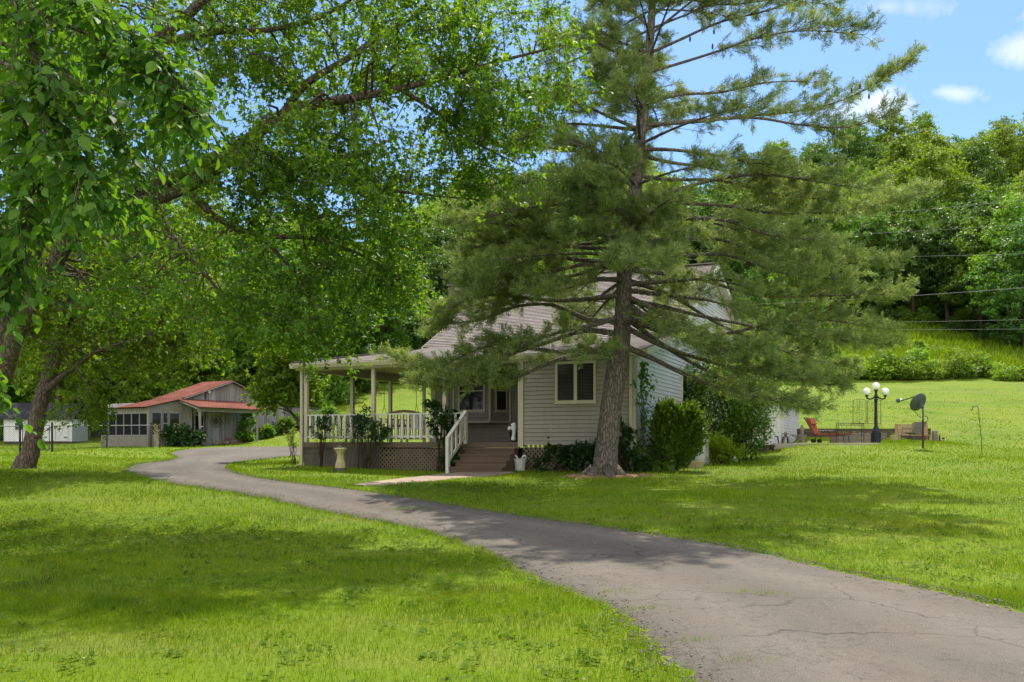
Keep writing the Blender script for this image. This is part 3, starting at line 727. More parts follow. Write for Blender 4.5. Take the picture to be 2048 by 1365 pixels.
def polyline(pts, n):
    """smooth resample: pts are (x,y,z[,r])"""
    pts = [np.array(p, float) for p in pts]; out = []
    m = len(pts)
    for i in range(m-1):
        p0, p1, p2, p3 = pts[max(i-1,0)], pts[i], pts[i+1], pts[min(i+2,m-1)]
        for j in range(n):
            t = j/n; out.append(.5*((2*p1)+(p2-p0)*t+(2*p0-5*p1+4*p2-p3)*t*t+(3*p1-p0-3*p2+p3)*t**3))
    out.append(pts[-1]); return np.array(out)
def pp(*q): return [tuple(P(u, v, Y))+(r,) for (u, v, Y, r) in q]
M['bark'] = barkm('maple_bark', (.14,.112,.088), (.03,.024,.018), 10)
M['pinebark'] = barkm('pine_bark', (.17,.147,.12), (.032,.026,.021), 12, .3)
M['twig'] = pm('twig_bark', (.075,.055,.04), .9, .1, var=.35, vs=6, bs=50, bump=.4)
M['maple'] = leafm('maple_leaf', (.045,.115,.016), (.14,.235,.022), .5, (2.4,2.1,.5), .5, .3)
M['maple2'] = leafm('young_tree_leaf', (.065,.14,.012), (.155,.24,.018), .52, (2.1,1.9,.5), .5, .25)
M['elm'] = leafm('elm_leaf', (.04,.115,.018), (.105,.205,.026), .46, (2.2,2.1,.6), .6, .2)

def broadleaf(name, label, cat, base, limbs, blobs, ncl, nspray, nleaf, lsize, tmpl, lm, bm, crad=.85, group=None, twr=.006, seed=1, flat=.55, extra=None):
    """limbs: polylines with radius; blobs: (centre, radii) in metres that the foliage fills"""
    global rng; rng = np.random.default_rng(seed)
    root = thing(name, label, cat, base, 0, group); off = tuple(base)
    mb = MB(); nodes = []
    for li in limbs:
        q = polyline(li, 7); mb.tube([tuple(x[:3]) for x in q], list(np.maximum(q[:,3], .004)), 12 if q[0,3] > .1 else 7, True, .05)
        nodes.append(q)
    nodes = np.concatenate(nodes)
    w = np.array([b[2] if len(b) > 2 else b[1][0]*b[1][1]*b[1][2] for b in blobs]); w = w/w.sum()
    bi = rng.choice(len(blobs), ncl, p=w)
    bc = np.array([tuple(b[0]) for b in blobs]); br = np.array([b[1] for b in blobs])
    cc = bc[bi]+rdir(ncl)*br[bi]*(rng.uniform(.1, 1, (ncl,1))**.45)
    if extra is not None: cc = cc[extra(cc)]; ncl = len(cc)
    # branch to each cluster
    tw = []; d2 = ((cc[:,None]-nodes[None,:,:3])**2).sum(-1)
    j = np.argmin(d2+(nodes[None,:,2] > cc[:,None,2]+1.2)*6, 1)
    st = nodes[j,:3]; r0 = np.clip(nodes[j,3]*.45, .008, .03); L = np.linalg.norm(cc-st, axis=1, keepdims=True)
    m1 = st*.6+cc*.4+np.array([0,0,1])*L*.10; m2 = st*.25+cc*.75+np.array([0,0,1])*L*.08+rng.normal(0,.05,(ncl,3))*L
    for a, b, ra, rb in ((st,m1,r0,r0*.75),(m1,m2,r0*.75,r0*.55),(m2,cc,r0*.55,r0*.3)): tw.append(sticks(a, b, ra, rb))
    # sprays
    ns = ncl*nspray; ci = np.repeat(np.arange(ncl), nspray)
    cd = unit(cc-st)
    o = rdir(ns)*np.array([1,1,flat])*(rng.uniform(0,1,(ns,1))**.6)*crad*rng.uniform(.7,1.25,(ncl,1))[ci]
    o[:,2] -= .22*(np.linalg.norm(o[:,:2], axis=1)/crad)**2*crad
    sp = cc[ci]+o
    tw.append(sticks(cc[ci]+o*.12, sp, np.full(ns, twr), np.full(ns, twr*.4)))
    sd = unit(o+cd[ci]*.35+np.array([0,0,-.25])+rng.normal(0,.2,(ns,3)))
    nl = ns*nleaf; si = np.repeat(np.arange(ns), nleaf)
    t = rng.uniform(-.45,.5,(nl,1)); Ls = crad*.55
    pos = sp[si]+sd[si]*t*Ls+rng.normal(0,.05*crad,(nl,3))
    ax = unit(sd[si]*.7+rdir(nl)*.85+np.array([0,0,-.35])); nr = unit(np.array([0,0,1.0])+rdir(nl)*.75)
    leaves('crown', pos, ax, nr, lsize*rng.uniform(.65,1.25,nl), tmpl, lm, root, off)
    wood('trunk', mb, tw, bm, root, off)
    return root

# big silver maple whose limbs sweep over the drive ------------------------------------------------
Lm = [pp((-60,985,17,.42),(-50,900,17,.32),(-28,800,16.9,.29),(2,690,16.7,.27),(30,570,16.4,.25),(75,430,16,.25),(120,280,15.6,.2),(170,100,15.4,.15),(200,-150,15,.10),(190,-420,15,.05)),
      pp((5,760,16.8,.16),(38,655,16.3,.15),(93,563,15.8,.14),(150,462,15.3,.13),(232,420,15,.12),(370,377,14.6,.10),(470,315,14.4,.075),(500,300,14.4,.05)),
      pp((232,420,15,.11),(340,360,14.7,.10),(484,287,14.4,.095),(583,222,14.3,.085),(700,197,14.2,.07),(800,178,14.4,.055),(905,150,14.6,.04),(1010,120,15,.028),(1130,90,15.4,.014)),
      pp((560,238,14.3,.07),(610,170,14.2,.06),(690,120,14.2,.05),(750,80,14.4,.04),(830,30,14.6,.03),(920,-60,15,.015)),
      pp((120,280,15.6,.14),(230,165,15,.12),(300,92,14.6,.1),(360,45,14.4,.085),(420,-10,14.2,.07),(560,-110,14,.045),(700,-220,14,.02)),
      pp((300,92,14.6,.07),(420,66,14.3,.055),(540,60,14.2,.045),(650,30,14.2,.03),(760,-40,14.3,.015)),
      pp((370,377,14.6,.06),(440,440,14.6,.05),(520,470,14.7,.045),(640,480,14.8,.03),(740,520,15,.02),(840,585,15.2,.01)),
      pp((300,385,14.8,.05),(350,480,14.6,.045),(420,560,14.5,.03),(480,640,14.5,.015)),
      pp((520,470,14.7,.035),(600,560,14.6,.025),(640,640,14.6,.012)),
      pp((484,287,14.4,.05),(600,330,14.6,.04),(720,370,14.9,.03),(850,390,15.2,.02),(960,400,15.5,.01)),
      pp((800,178,14.4,.04),(880,230,14.7,.03),(960,290,15,.02),(1040,330,15.4,.01)),
      pp((35,570,16.4,.2),(-150,430,16.6,.16),(-350,300,17,.11),(-600,150,17,.05)),
      pp((75,430,16,.16),(0,300,17.5,.13),(-60,150,19,.09),(-100,-50,20,.04)),
      pp((120,280,15.6,.13),(60,150,13.6,.1),(10,0,12.2,.07),(-60,-200,11,.03))]
def blob(u, v, Y, ru, rv, ry, w=None):
    b = (P(u, v, Y), (ru/F*Y, ry, rv/F*Y)); return b if w is None else b+(w,)
Bm = [blob(230,130,14.6,430,330,2.4,24), blob(680,130,14.3,330,280,2.2,24), blob(1010,110,15,165,190,1.5,9), blob(960,300,15.2,120,110,1.0,4.0), blob(620,400,14.7,260,130,1.9,13), blob(760,560,15,125,65,1.0,4),
      blob(430,560,14.6,240,120,1.8,11), blob(560,640,14.6,140,70,1.2,4), blob(180,470,15,260,190,2.2,12), blob(-350,150,16,420,400,3,8), blob(350,-330,14.5,600,220,2.8,8), blob(40,0,12,280,260,1.6,4), blob(-50,50,19,300,300,2,6)]
broadleaf('maple_tree', 'huge silver maple with long limbs arching over the driveway', 'tree', gx(-60, 17), Lm, Bm, 585, 14, 12, .090, MAPLE, M['maple'], M['bark'], .70, None, .005, 5)
# smaller tree with a leaning trunk on the lawn -----------------------------------------------------
b2 = gp(50, 937)
Y2 = b2.y
L2 = [[tuple(b2+Vector((-.03,0,-.2)))+(.36,), tuple(b2+Vector((.0,0,.08)))+(.29,)]+pp((62,900,Y2,.22),(80,812,Y2,.19),(105,728,Y2,.17),(128,650,Y2,.14),(150,560,Y2,.11),(165,460,Y2,.07),(170,360,Y2,.03)),
      pp((88,785,Y2,.09),(118,758,Y2-.3,.08),(150,735,Y2-.6,.06),(200,700,Y2-.8,.04),(270,680,Y2-1,.015)),
      pp((105,728,Y2,.09),(60,660,Y2,.07),(10,600,Y2,.05),(-60,560,Y2,.02)), pp((128,650,Y2,.09),(200,590,Y2+.4,.07),(290,560,Y2+.8,.04),(380,560,Y2+1,.02)),
      pp((150,560,Y2,.07),(230,500,Y2-.5,.05),(310,470,Y2-.8,.02)), pp((150,735,Y2-.6,.03),(175,770,Y2-.9,.02),(195,815,Y2-1,.01)), pp((128,650,Y2,.06),(110,580,Y2+1.5,.04),(90,520,Y2+2.4,.02))]
B2 = [blob(150,560,Y2,190,130,2,10), blob(330,600,Y2+.5,130,90,1.5,6), blob(40,620,Y2,130,110,1.6,5), blob(220,690,Y2-.6,120,60,1.2,4), blob(190,800,Y2-1,45,45,.6,1.4), blob(330,690,Y2+1,110,60,1.4,4), blob(170,420,Y2,200,110,1.8,7), blob(90,560,Y2+2,150,120,1.2,4)]
broadleaf('lawn_tree', 'mid sized leaning tree with bright leaves beside the chain link fence', 'tree', b2, L2, B2, 230, 12, 10, .115, MAPLE, M['maple2'], M['bark'], .8, None, .006, 8)
# elm beside the viewer, only its drooping branch ends come into view --------------------------------
rng = np.random.default_rng(21)
eb = on(-4.6, 4.4)
elm = thing('elm_tree', 'elm with big ovate leaves drooping in at the top corner', 'tree', eb)
trunk = [tuple(eb+Vector((-.1,0,-.2)))+(.34,), tuple(eb+Vector((0,0,.3)))+(.25,), (-4.5,4.5,2.4,.21), (-4.2,4.7,3.9,.17), (-3.9,4.9,5.2,.1), (-3.8,5,6.6,.05)]
EB = [pp((-560,-60,4.7,.07),(-260,-70,4.7,.045),(-60,-30,4.6,.025),(120,45,4.5,.014),(280,120,4.4,.009),(385,190,4.4,.004)),
      pp((-500,60,4.8,.06),(-150,50,4.8,.03),(60,110,4.8,.015),(180,190,4.7,.009),(262,290,4.6,.004)),
      pp((-480,160,5,.05),(-120,180,5,.025),(60,290,5,.012),(170,370,4.9,.007),(265,405,4.9,.004)),
      pp((-450,120,4.5,.05),(-100,120,4.4,.02),(30,210,4.3,.011),(70,340,4.3,.007),(50,450,4.3,.004)),
      pp((-60,-30,4.6,.025),(120,-40,4.4,.014),(250,60,4.3,.009),(340,130,4.3,.006),(372,235,4.3,.004)),
      pp((-420,300,4.6,.04),(-120,330,4.5,.02),(-20,420,4.4,.01),(18,520,4.4,.006),(5,600,4.4,.004)),
      pp((-150,50,4.8,.02),(60,20,5.1,.012),(200,60,5.1,.008),(300,160,5.0,.005),(330,270,5.0,.003)),
      pp((-120,180,5,.02),(20,220,5.4,.01),(130,310,5.4,.007),(230,420,5.3,.004)),
      pp((-450,480,5.2,.03),(-160,560,5.2,.015),(-70,660,5.2,.008),(-5,770,5.2,.004)),
      pp((-300,-200,4.6,.03),(-50,-160,4.3,.015),(100,-60,4.2,.008),(200,20,4.1,.004)),
      pp((-100,120,4.4,.015),(60,170,4.2,.008),(150,280,4.1,.005),(160,380,4.1,.003)),
      pp((-60,-100,4.4,.015),(20,-10,4.2,.009),(70,120,4.1,.006),(110,230,4.1,.003))]
mb = MB(); q = polyline(trunk, 7); mb.tube([tuple(x[:3]) for x in q], list(q[:,3]), 14, True, .06)
pos, ax, nr, sz, tws = [], [], [], [], []
for li, e in enumerate(EB):
    st = min(q, key=lambda x: np.linalg.norm(x[:3]-np.array(e[0][:3])+np.array([0,0,.5])))
    r = polyline([tuple(st[:3])+(e[0][3],)]+e, 12); mb.tube([tuple(x[:3]) for x in r], list(np.maximum(r[:,3]*.8,.003)), 6)
    n = len(r)
    for i in range(int(n*.35), n):
        for _ in range(3 if i > n*.55 else 1):
            p0 = r[i,:3]+rng.normal(0,.015,3); d = unit(r[min(i+1,n-1),:3]-r[max(i-1,0),:3]+rng.normal(0,.45,3)+np.array([0,0,-.3])); L = rng.uniform(.12,.34)
            p1 = p0+d*L+np.array([0,0,-.05]); tws.append((p0, p1))
            k = int(rng.integers(4, 8))
            for m in range(k):
                f = (m+.7)/k; side = 1 if m % 2 else -1
                s = unit(np.cross(d, np.array([0,0,1.0])))*side
                pos.append(p0+(p1-p0)*f); ax.append(d*.5+s*.7+np.array([0,0,-.55])+rng.normal(0,.28,3)); nr.append(np.array([0,-.15,1.0])+rng.normal(0,.45,3)); sz.append(rng.choice([rng.uniform(.03,.06), rng.uniform(.05,.088)]))
tp0 = np.array([a for a, b in tws]); tp1 = np.array([b for a, b in tws])
leaves('crown', np.array(pos), np.array(ax), np.array(nr), np.array(sz), OVATE, M['elm'], elm, tuple(eb))
# upper crown, out of the picture, that shades the near grass
nb = 2600; cpos = np.array([-4.2,4.9,7.2])+rdir(nb)*np.array([2.3,2.0,1.9])*(rng.uniform(.1,1,(nb,1))**.4)
leaves('crown', cpos, rdir(nb)+np.array([0,0,-.4]), rdir(nb)*.6+np.array([0,0,1.0]), rng.uniform(.08,.13,nb), SIMPLE, M['elm'], elm, tuple(eb))
ci = cpos[:260]; mb_t = sticks(np.repeat(np.array([[-3.85,4.95,5.9]]),260,0), ci, np.full(260,.012), np.full(260,.003))
wood('trunk', mb, [sticks(tp0, tp1, np.full(len(tp0),.0025), np.full(len(tp0),.0012)), mb_t], M['bark'], elm, tuple(eb))

# white pine in front of the house -----------------------------------------------------------------
rng = np.random.default_rng(33)
M['needle'] = leafm('pine_needle', (.10,.175,.065), (.30,.36,.13), .45, (1.6,1.5,.7), .5, .2)
pine = thing('pine_tree', 'tall white pine with spreading whorled limbs in front of the house', 'tree', PINE)
YP = PINE.y
pt = pp((1209,958,YP,.46),(1210,944,YP,.36),(1212,915,YP,.31),(1216,870,YP,.285),(1224,800,YP,.275),(1233,740,YP,.265),(1243,680,YP,.23),(1247,600,YP,.205),(1250,520,YP,.185),(1258,440,YP,.175),(1270,380,YP,.165),(1277,300,YP,.155),(1287,220,YP,.14),(1297,120,YP,.115),(1304,20,YP,.095),(1310,-90,YP,.07),(1314,-200,YP,.045),(1316,-300,YP,.015))
pq = polyline(pt, 8)
pm_ = MB(); pm_.tube([tuple(x[:3]) for x in pq], list(pq[:,3]*.93), 18, True, .045)
for k in range(7):
    an = 2*PI*k/7+.3; d = Vector((math.cos(an), math.sin(an), 0)); b0 = PINE+d*.26+Vector((0,0,.22)); b1 = PINE+d*(.62+.2*random.random()); b1.z = G(b1.x,b1.y)-.03
    pm_.tube([b0, (b0+b1)/2+Vector((0,0,-.04)), b1], [.13,.09,.03], 7)
def trunk_at(z):
    i = int(np.clip(np.searchsorted(pq[:,2], z), 1, len(pq)-1)); return pq[i]
limbs = []   # (points, weight of foliage, start fraction of foliage)
def lim(v0, pts, dy=0.0, fol=1.0, f0=.25):
    """limb that leaves the trunk at photo row v0; pts: (u, v) towards the tip, dy: metres it runs back (+) or forward (-)"""
    z = CAMZ+(HV-v0)/F*YP; s = trunk_at(z); n = len(pts); r = max(.028, s[3]*.34)
    L = [(s[0], s[1], s[2], r)]
    for i, (u, v) in enumerate(pts):
        f = (i+1)/n; L.append(tuple(P(u, v, YP+dy*f))+(r*(1-f)*.85+.008,))
    limbs.append((L, fol, f0))
R_ = [(602,[(1330,615),(1400,632),(1480,648),(1600,672),(1770,690)],.8,1.0,.55),(610,[(1300,640),(1360,672),(1420,700),(1520,735)],-.6,.9,.4),
 (548,[(1330,548),(1420,565),(1520,592),(1650,592),(1785,588)],1.2,1.3,.35),(560,[(1340,590),(1440,650),(1560,700),(1690,740)],1.6,1.2,.4),
 (660,[(1320,690),(1400,718),(1500,744),(1590,758),(1668,772)],-.2,1.3,.3),(640,[(1330,665),(1430,670),(1540,650),(1640,640),(1740,655)],1.0,1.0,.4),
 (492,[(1340,480),(1440,480),(1560,520),(1680,528),(1780,525)],.6,1.4,.25),(470,[(1330,440),(1440,440),(1540,470),(1640,480)],-1.6,1.1,.3),
 (400,[(1340,405),(1450,412),(1560,428),(1700,420),(1830,392)],1.0,1.4,.25),(412,[(1340,385),(1430,360),(1530,350),(1640,365),(1740,380)],-.9,1.2,.3),
 (392,[(1350,420),(1440,450),(1550,480),(1660,500)],2.0,1.2,.3),(315,[(1340,325),(1410,335),(1490,350),(1580,372)],.6,.8,.25),(300,[(1340,300),(1420,310),(1500,325),(1560,330)],-1.0,.7,.3),
 (262,[(1330,248),(1400,240),(1500,232),(1600,222),(1700,195),(1800,140)],.3,.75,.3),(255,[(1380,245),(1500,236),(1600,250),(1690,255),(1775,232)],-.4,.5,.5),
 (215,[(1360,190),(1440,185),(1540,165),(1640,165)],.9,.7,.3),(150,[(1350,130),(1430,105),(1520,75),(1610,62),(1730,70)],.2,.8,.25),
 (120,[(1360,80),(1440,45),(1540,20),(1650,-20),(1760,-60)],.8,.8,.25),(75,[(1350,30),(1400,-10),(1480,-70),(1560,-130)],-.5,.9,.25),(40,[(1360,0),(1450,10),(1560,0),(1660,10)],1.3,.7,.3)]
Ll = [(690,[(1160,705),(1080,700),(1000,688),(920,715),(830,765)],-.6,1.1,.25),(672,[(1170,662),(1080,690),(980,720),(900,742),(800,720)],.6,1.1,.35),(715,[(1180,705),(1110,722),(1040,752),(960,768),(880,775)],-1.0,1.1,.3),
 (650,[(1180,640),(1110,612),(1040,612),(960,640),(880,650)],.7,1.1,.35),(598,[(1160,600),(1080,600),(1000,590),(930,600),(880,640)],.3,1.0,.4),
 (548,[(1170,530),(1100,545),(1010,560),(940,560)],-.4,1.2,.25),(535,[(1160,520),(1080,518),(990,540),(930,560)],.9,1.0,.3),(480,[(1150,462),(1060,455),(970,445),(900,440)],-.2,1.2,.2),(488,[(1160,490),(1080,500),(1000,500),(930,520)],1.3,1.2,.25),
 (430,[(1180,400),(1110,380),(1040,385),(960,400)],1.0,1.1,.25),(400,[(1200,340),(1150,300),(1090,270),(1030,300)],-.5,.7,.35),(372,[(1190,345),(1120,352),(1040,368),(980,372)],-.2,.9,.25),
 (330,[(1200,310),(1130,300),(1060,290),(1000,290)],.9,.7,.25),(270,[(1200,252),(1130,248),(1060,262)],.2,.7,.25),(262,[(1210,230),(1150,205),(1080,195)],-.8,.7,.3),(205,[(1220,185),(1160,190),(1100,200)],.6,.7,.25),
 (150,[(1240,110),(1180,80),(1120,70)],-.3,.8,.25),(110,[(1230,85),(1170,110),(1110,140)],.6,.7,.25),(60,[(1250,10),(1200,-30),(1140,-60)],.1,.8,.25)]
R_ += [(520,[(1340,515),(1450,510),(1560,545),(1680,560)],-.9,1.2,.3),(360,[(1340,360),(1440,362),(1560,390),(1660,400)],.2,1.1,.3)]
Ll += [(450,[(1170,430),(1090,420),(1000,420),(930,430)],.4,1.2,.25),(505,[(1160,495),(1070,480),(980,490),(920,500)],.5,1.2,.25),(560,[(1170,560),(1090,575),(1000,575),(950,590)],-1.1,1.0,.35),(410,[(1190,395),(1110,410),(1030,420),(960,440)],-1.2,1.1,.3)]
R_ += [(590,[(1340,592),(1420,602),(1480,622)],-1.2,1.3,.15),(575,[(1350,562),(1430,560),(1500,578)],-1.0,1.3,.15),(622,[(1320,642),(1390,682),(1450,705)],-1.5,1.2,.2),(690,[(1310,720),(1400,762),(1500,790),(1590,800)],-.8,1.1,.3),(640,[(1340,700),(1450,760),(1560,806),(1630,822)],1.2,1.0,.45),(655,[(1275,640),(1320,655),(1365,680)],-1.9,1.3,.15),
 (482,[(1275,450),(1310,420),(1345,395)],-2.6,1.5,.15),(498,[(1270,500),(1300,505),(1320,515)],-2.9,1.5,.15),(455,[(1290,440),(1330,450),(1370,470)],-2.3,1.4,.15),(600,[(1350,640),(1440,690),(1530,700)],-1.5,1.0,.35)]
Ll += [(500,[(1235,480),(1195,470),(1150,465)],-2.5,1.5,.15),(445,[(1240,430),(1200,420),(1165,425)],-2.2,1.3,.15),(560,[(1200,560),(1140,575),(1080,590)],-2.0,1.1,.3),(640,[(1190,650),(1120,665),(1050,690),(990,730)],-1.4,1.1,.3),(520,[(1170,545),(1080,570),(990,600),(920,620)],1.6,1.1,.35)]
for a in R_+Ll: lim(*a)
for k in range(50):      # limbs towards and away from the viewer
    v0 = rng.uniform(-260, 690); z = CAMZ+(HV-v0)/F*YP; low = (v0+260)/950
    an = rng.choice([PI/2, -PI/2])+rng.normal(0, .55); Lh = (1.1+3.3*min(1, low*1.15))*rng.uniform(.7,1.1)
    if v0 > 560 and math.sin(an) < 0: Lh *= .6
    s = trunk_at(z); dv = np.array([math.cos(an), math.sin(an), 0]); r = max(.022, s[3]*.28); rise = .30-.42*low
    limbs.append(([tuple(s[:3])+(r,)]+[tuple(s[:3]+dv*Lh*f+np.array([0,0,Lh*(rise*f-.10*f*f)]))+(r*(1-f)*.8+.006,) for f in (.35,.7,1)], .9, .3))
for k in range(26):      # short upper whorls above the picture
    z = rng.uniform(10.5, 15.2); s = trunk_at(z); an = rng.uniform(0, 2*PI); Lh = (16-z)*.55*rng.uniform(.7,1.2); dv = np.array([math.cos(an), math.sin(an), .35])
    limbs.append(([tuple(s[:3])+(.03,)]+[tuple(s[:3]+dv*Lh*f)+(.03*(1-f)+.005,) for f in (.5,1)], .9, .3))
for (u0, v0, us) in ((1235,600,[(1175,598)]),(1262,520,[(1290,516)]),(1240,655,[(1200,640)])):      # dead stubs
    lim(v0, us, -.25, 0)
tuft, tdir, tws = [], [], []
for (L, fol, f0) in limbs:
    r = polyline(L, 9); pm_.tube([tuple(x[:3]) for x in r], list(np.maximum(r[:,3],.006)), 7, True, .06)
    if not fol: continue
    seg = np.linalg.norm(np.diff(r[:,:3], axis=0), axis=1); Lt = seg.sum(); cum = np.concatenate([[0], np.cumsum(seg)])/Lt
    hz_ = (r[0,2]-2.5)/8.0; nsub = int(Lt*15*fol*np.clip(.74+.5*hz_, .74, 1.15)*(.8 if abs(r[-1,1]-YP) > .75 and r[-1,0] > r[0,0]+1 else 1))
    for k in range(nsub):
        f = f0+(1-f0)*rng.uniform(0,1)**.8; i = min(int(np.searchsorted(cum, f)), len(r)-1); p = r[i,:3]; t = unit(r[i,:3]-r[i-1,:3])
        side = unit(np.cross(t, np.array([0,0,1.0])))*rng.choice([-1,1])
        d = unit(t*rng.uniform(.35,1.0)+side*rng.uniform(.35,1.0)+np.array([0,0,rng.uniform(-.24,.36)]))
        Ls = rng.uniform(.3,.95)*(1.05-.5*f)*min(1.15, .45+Lt*.16)
        p1 = p+d*Ls+np.array([0,0,.05]); tws.append((p, p1))
        for m in range(int(2+Ls*5.5)):
            g = 1.0 if m < 2 else rng.uniform(.25,1); dd = unit(d+rng.normal(0,.42,3)+np.array([0,0,.16])); off = rng.uniform(.0,.10)
            tuft.append(p+(p1-p)*g+dd*off); tdir.append(dd)
    for m in range(int(6*fol)): tuft.append(r[-1,:3]+rng.normal(0,.1,3)); tdir.append(unit(t+rng.normal(0,.3,3)))
tuft = np.array(tuft); tdir = np.array(tdir); nt = len(tuft); NB, NN = 5, 7          # a shoot: whorls of needles sharing a root
fr_ = np.linspace(-.02,.15,NB); roots = (tuft[:,None]+tdir[:,None]*fr_[None,:,None]*rng.uniform(.7,1.2,(nt,1,1))).reshape(-1,3); nr_ = len(roots)
ri = np.repeat(np.arange(nr_), NN); ti = ri//NB
nd = unit(tdir[ti]*rng.uniform(.6,1.4,(nr_*NN,1))+rdir(nr_*NN)*.7); ln = rng.uniform(.085,.135,(nr_*NN,1)); sd = unit(np.cross(nd, rdir(nr_*NN)))*.0058
tipa = roots[ri]+nd*ln-sd; tipb = roots[ri]+nd*ln+sd
V = np.concatenate([roots, np.stack([tipa, tipb], 1).reshape(-1,3)])-np.array(PINE); bI = nr_+np.arange(nr_*NN)*2
np_mesh('crown', V, [np.stack([ri, bI, bI+1], 1)], M['needle'], pine)
# the needle tufts' shared twigs
a = np.array([x for x, y in tws]); b = np.array([y for x, y in tws])
wood('trunk', pm_, [sticks(a, b, np.full(len(a),.008), np.full(len(a),.003))], M['pinebark'], pine, tuple(PINE))
print('pine tufts', nt)
cn = MB()
for (u, v, Y) in [(1703,178,YP+.2),(1738,190,YP+.25),(1720,170,YP),(1668,262,YP-.3),(1425,90,YP-.2),(1428,60,YP-.2),(1380,75,YP)]:
    p = P(u, v, Y); cn.lathe([(.006,-.11),(.02,-.09),(.024,-.05),(.02,0),(.008,.03)], p, 7)
cn.build('pine_cone', M['twig'], pine, True, tuple(PINE))
M['mulch'] = pm('pine_needle_litter', (.27,.17,.10), .95, .1, var=.5, vs=5, bs=60, bump=.7)
n = 40; ring = []
V = [(PINE.x, PINE.y, PINE.z+.09)]
for rr in (.45, .75, .95):
    for k in range(n):
        an = 2*PI*k/n; q = rr*(1+.16*math.sin(3*an+1)+.12*math.sin(5*an)+.08*math.sin(11*an)); x, y = PINE.x+q*1.15*math.cos(an), PINE.y+q*.8*math.sin(an)
        V.append((x, y, G(x,y)+(.05 if rr < .9 else -.01)))
fs = [np.array([(0, 1+k, 1+(k+1)%n) for k in range(n)]), np.array([(1+j*n+k, 1+(j+1)*n+k, 1+(j+1)*n+(k+1)%n, 1+j*n+(k+1)%n) for j in (0,1) for k in range(n)])]
tag(np_mesh('mulch_bed', np.array(V), fs, M['mulch'], None, True), kind='structure')
# ------------------------------------------------------------------ shrubs
rng = np.random.default_rng(77)
M['shrub_dark'] = leafm('dark_shrub_leaf', (.020,.055,.014), (.045,.095,.02), .30, (1.6,1.6,.6), .4, .4)
M['shrub_mid'] = leafm('green_shrub_leaf', (.06,.14,.016), (.13,.22,.026), .45, (1.9,1.8,.6), .5, .3)
M['shrub_bright'] = leafm('bright_shrub_leaf', (.15,.25,.015), (.27,.34,.03), .45, (1.8,1.7,.5), .5, .3)
M['yew'] = leafm('yew_needle', (.045,.11,.012), (.15,.24,.02), .35, (1.7,1.6,.5), .5, .3)
M['shrub_olive'] = leafm('olive_shrub_leaf', (.13,.18,.05), (.24,.27,.10), .40, (1.6,1.5,.7), .55, .2)
def shrub(name, label, cat, base, blobs, n, size, tmpl, lm, stems=7, group=None, up=.3, shell=.5, axu=-.15, spread=.1, r=.018, wname='stem'):
    """blobs: (offset from base, radii)"""
    t = thing(name, label, cat, base, 0, group)
    w = np.array([b[1][0]*b[1][1]*b[1][2] for b in blobs])**.67; w /= w.sum()
    k = max(6, n//40); bi = rng.choice(len(blobs), k, p=w); bo = np.array([b[0] for b in blobs]); br = np.array([b[1] for b in blobs])
    cc = bo[bi]+rdir(k)*br[bi]*(rng.uniform(.05,1,(k,1))**shell); ci = rng.integers(0, k, n)
    mean = np.mean(br); pos = cc[ci]+rng.normal(0, 1, (n,3))*mean*.20
    out = unit(pos-bo[bi][ci]+np.array([0,0,.1]))
    leaves('foliage', pos, out+rdir(n)*.8+np.array([0,0,axu]), out*.4+rdir(n)*.7+np.array([0,0,1.0-up]), size*rng.uniform(.6,1.25,n), tmpl, lm, t)
    m = min(k, stems*6); tw = [sticks(np.repeat(np.array([[0,0,.0]]),m,0)+rng.normal(0,spread,(m,3))*np.array([1,1,0]), cc[:m], np.full(m,r*.6), np.full(m,.004))]
    mb = MB()
    for i in range(stems):
        q = cc[i % k]; p0 = Vector((random.gauss(0,spread), random.gauss(0,spread), -.08)); mb.tube([p0, p0.lerp(Vector(q),.5)+Vector((0,0,.05)), q], [r, r*.7, r*.25], 5)
    wood(wname, mb, tw, M['twig'], t); return t
def hg(t, d): p = H(t, d); return Vector((p.x, p.y, G(p.x, p.y)))
# upright yew at the house corner: sprigs of short needles
yb = hg(4.15, .75); yew = thing('yew_bush', 'upright dense yew bush with bright new tips at the gable corner', 'bush', yb)
pos, ax = [], []
for k in range(2300):
    h = random.random()**.8; an = random.uniform(0, 2*PI); R = (.15+.51*math.sin(PI*(.14+.74*h))*(1+.22*math.sin(3*an+4*h)))*random.uniform(.35,1.0)
    if random.random() < .1: R *= 1.2
    p = np.array([R*math.cos(an)*1.0+.1*h, R*math.sin(an), .08+h*1.52+.14*math.sin(2*an+1)*h]); d = unit(np.array([math.cos(an)*.6, math.sin(an)*.6, 1.0])+rng.normal(0,.25,3)); L = random.uniform(.12,.34)
    for m in range(13): pos.append(p+d*L*m/12); ax.append(d*.9+rng.normal(0,.5,3))
pos = np.array(pos); ax = np.array(ax); n = len(pos)
leaves('foliage', pos, ax, rdir(n)+np.array([0,0,.4]), rng.uniform(.05,.09,n), SIMPLE, M['yew'], yew)
mb = MB()
for k in range(12): an = 2*PI*k/12; mb.tube([(.08*math.cos(an),.08*math.sin(an),-.05),(.3*math.cos(an),.3*math.sin(an),.7),(.4*math.cos(an),.4*math.sin(an),1.6)], [.03,.02,.006], 5)
mb.build('stem', M['twig'], yew)
shrub('bright_shrub', 'low yellow green shrub with long pointed leaves by the propane tank', 'shrub', gp(1440,928), [((0,0,.5),(.62,.5,.38)),((.15,0,.28),(.68,.55,.28)),((-.25,0,.62),(.35,.35,.28))], 2400, .15, NARROW, M['shrub_bright'], 9, None, .1, .6, .35)
lb = H(4.6, 6.6); lb.z = G(lb.x, lb.y)
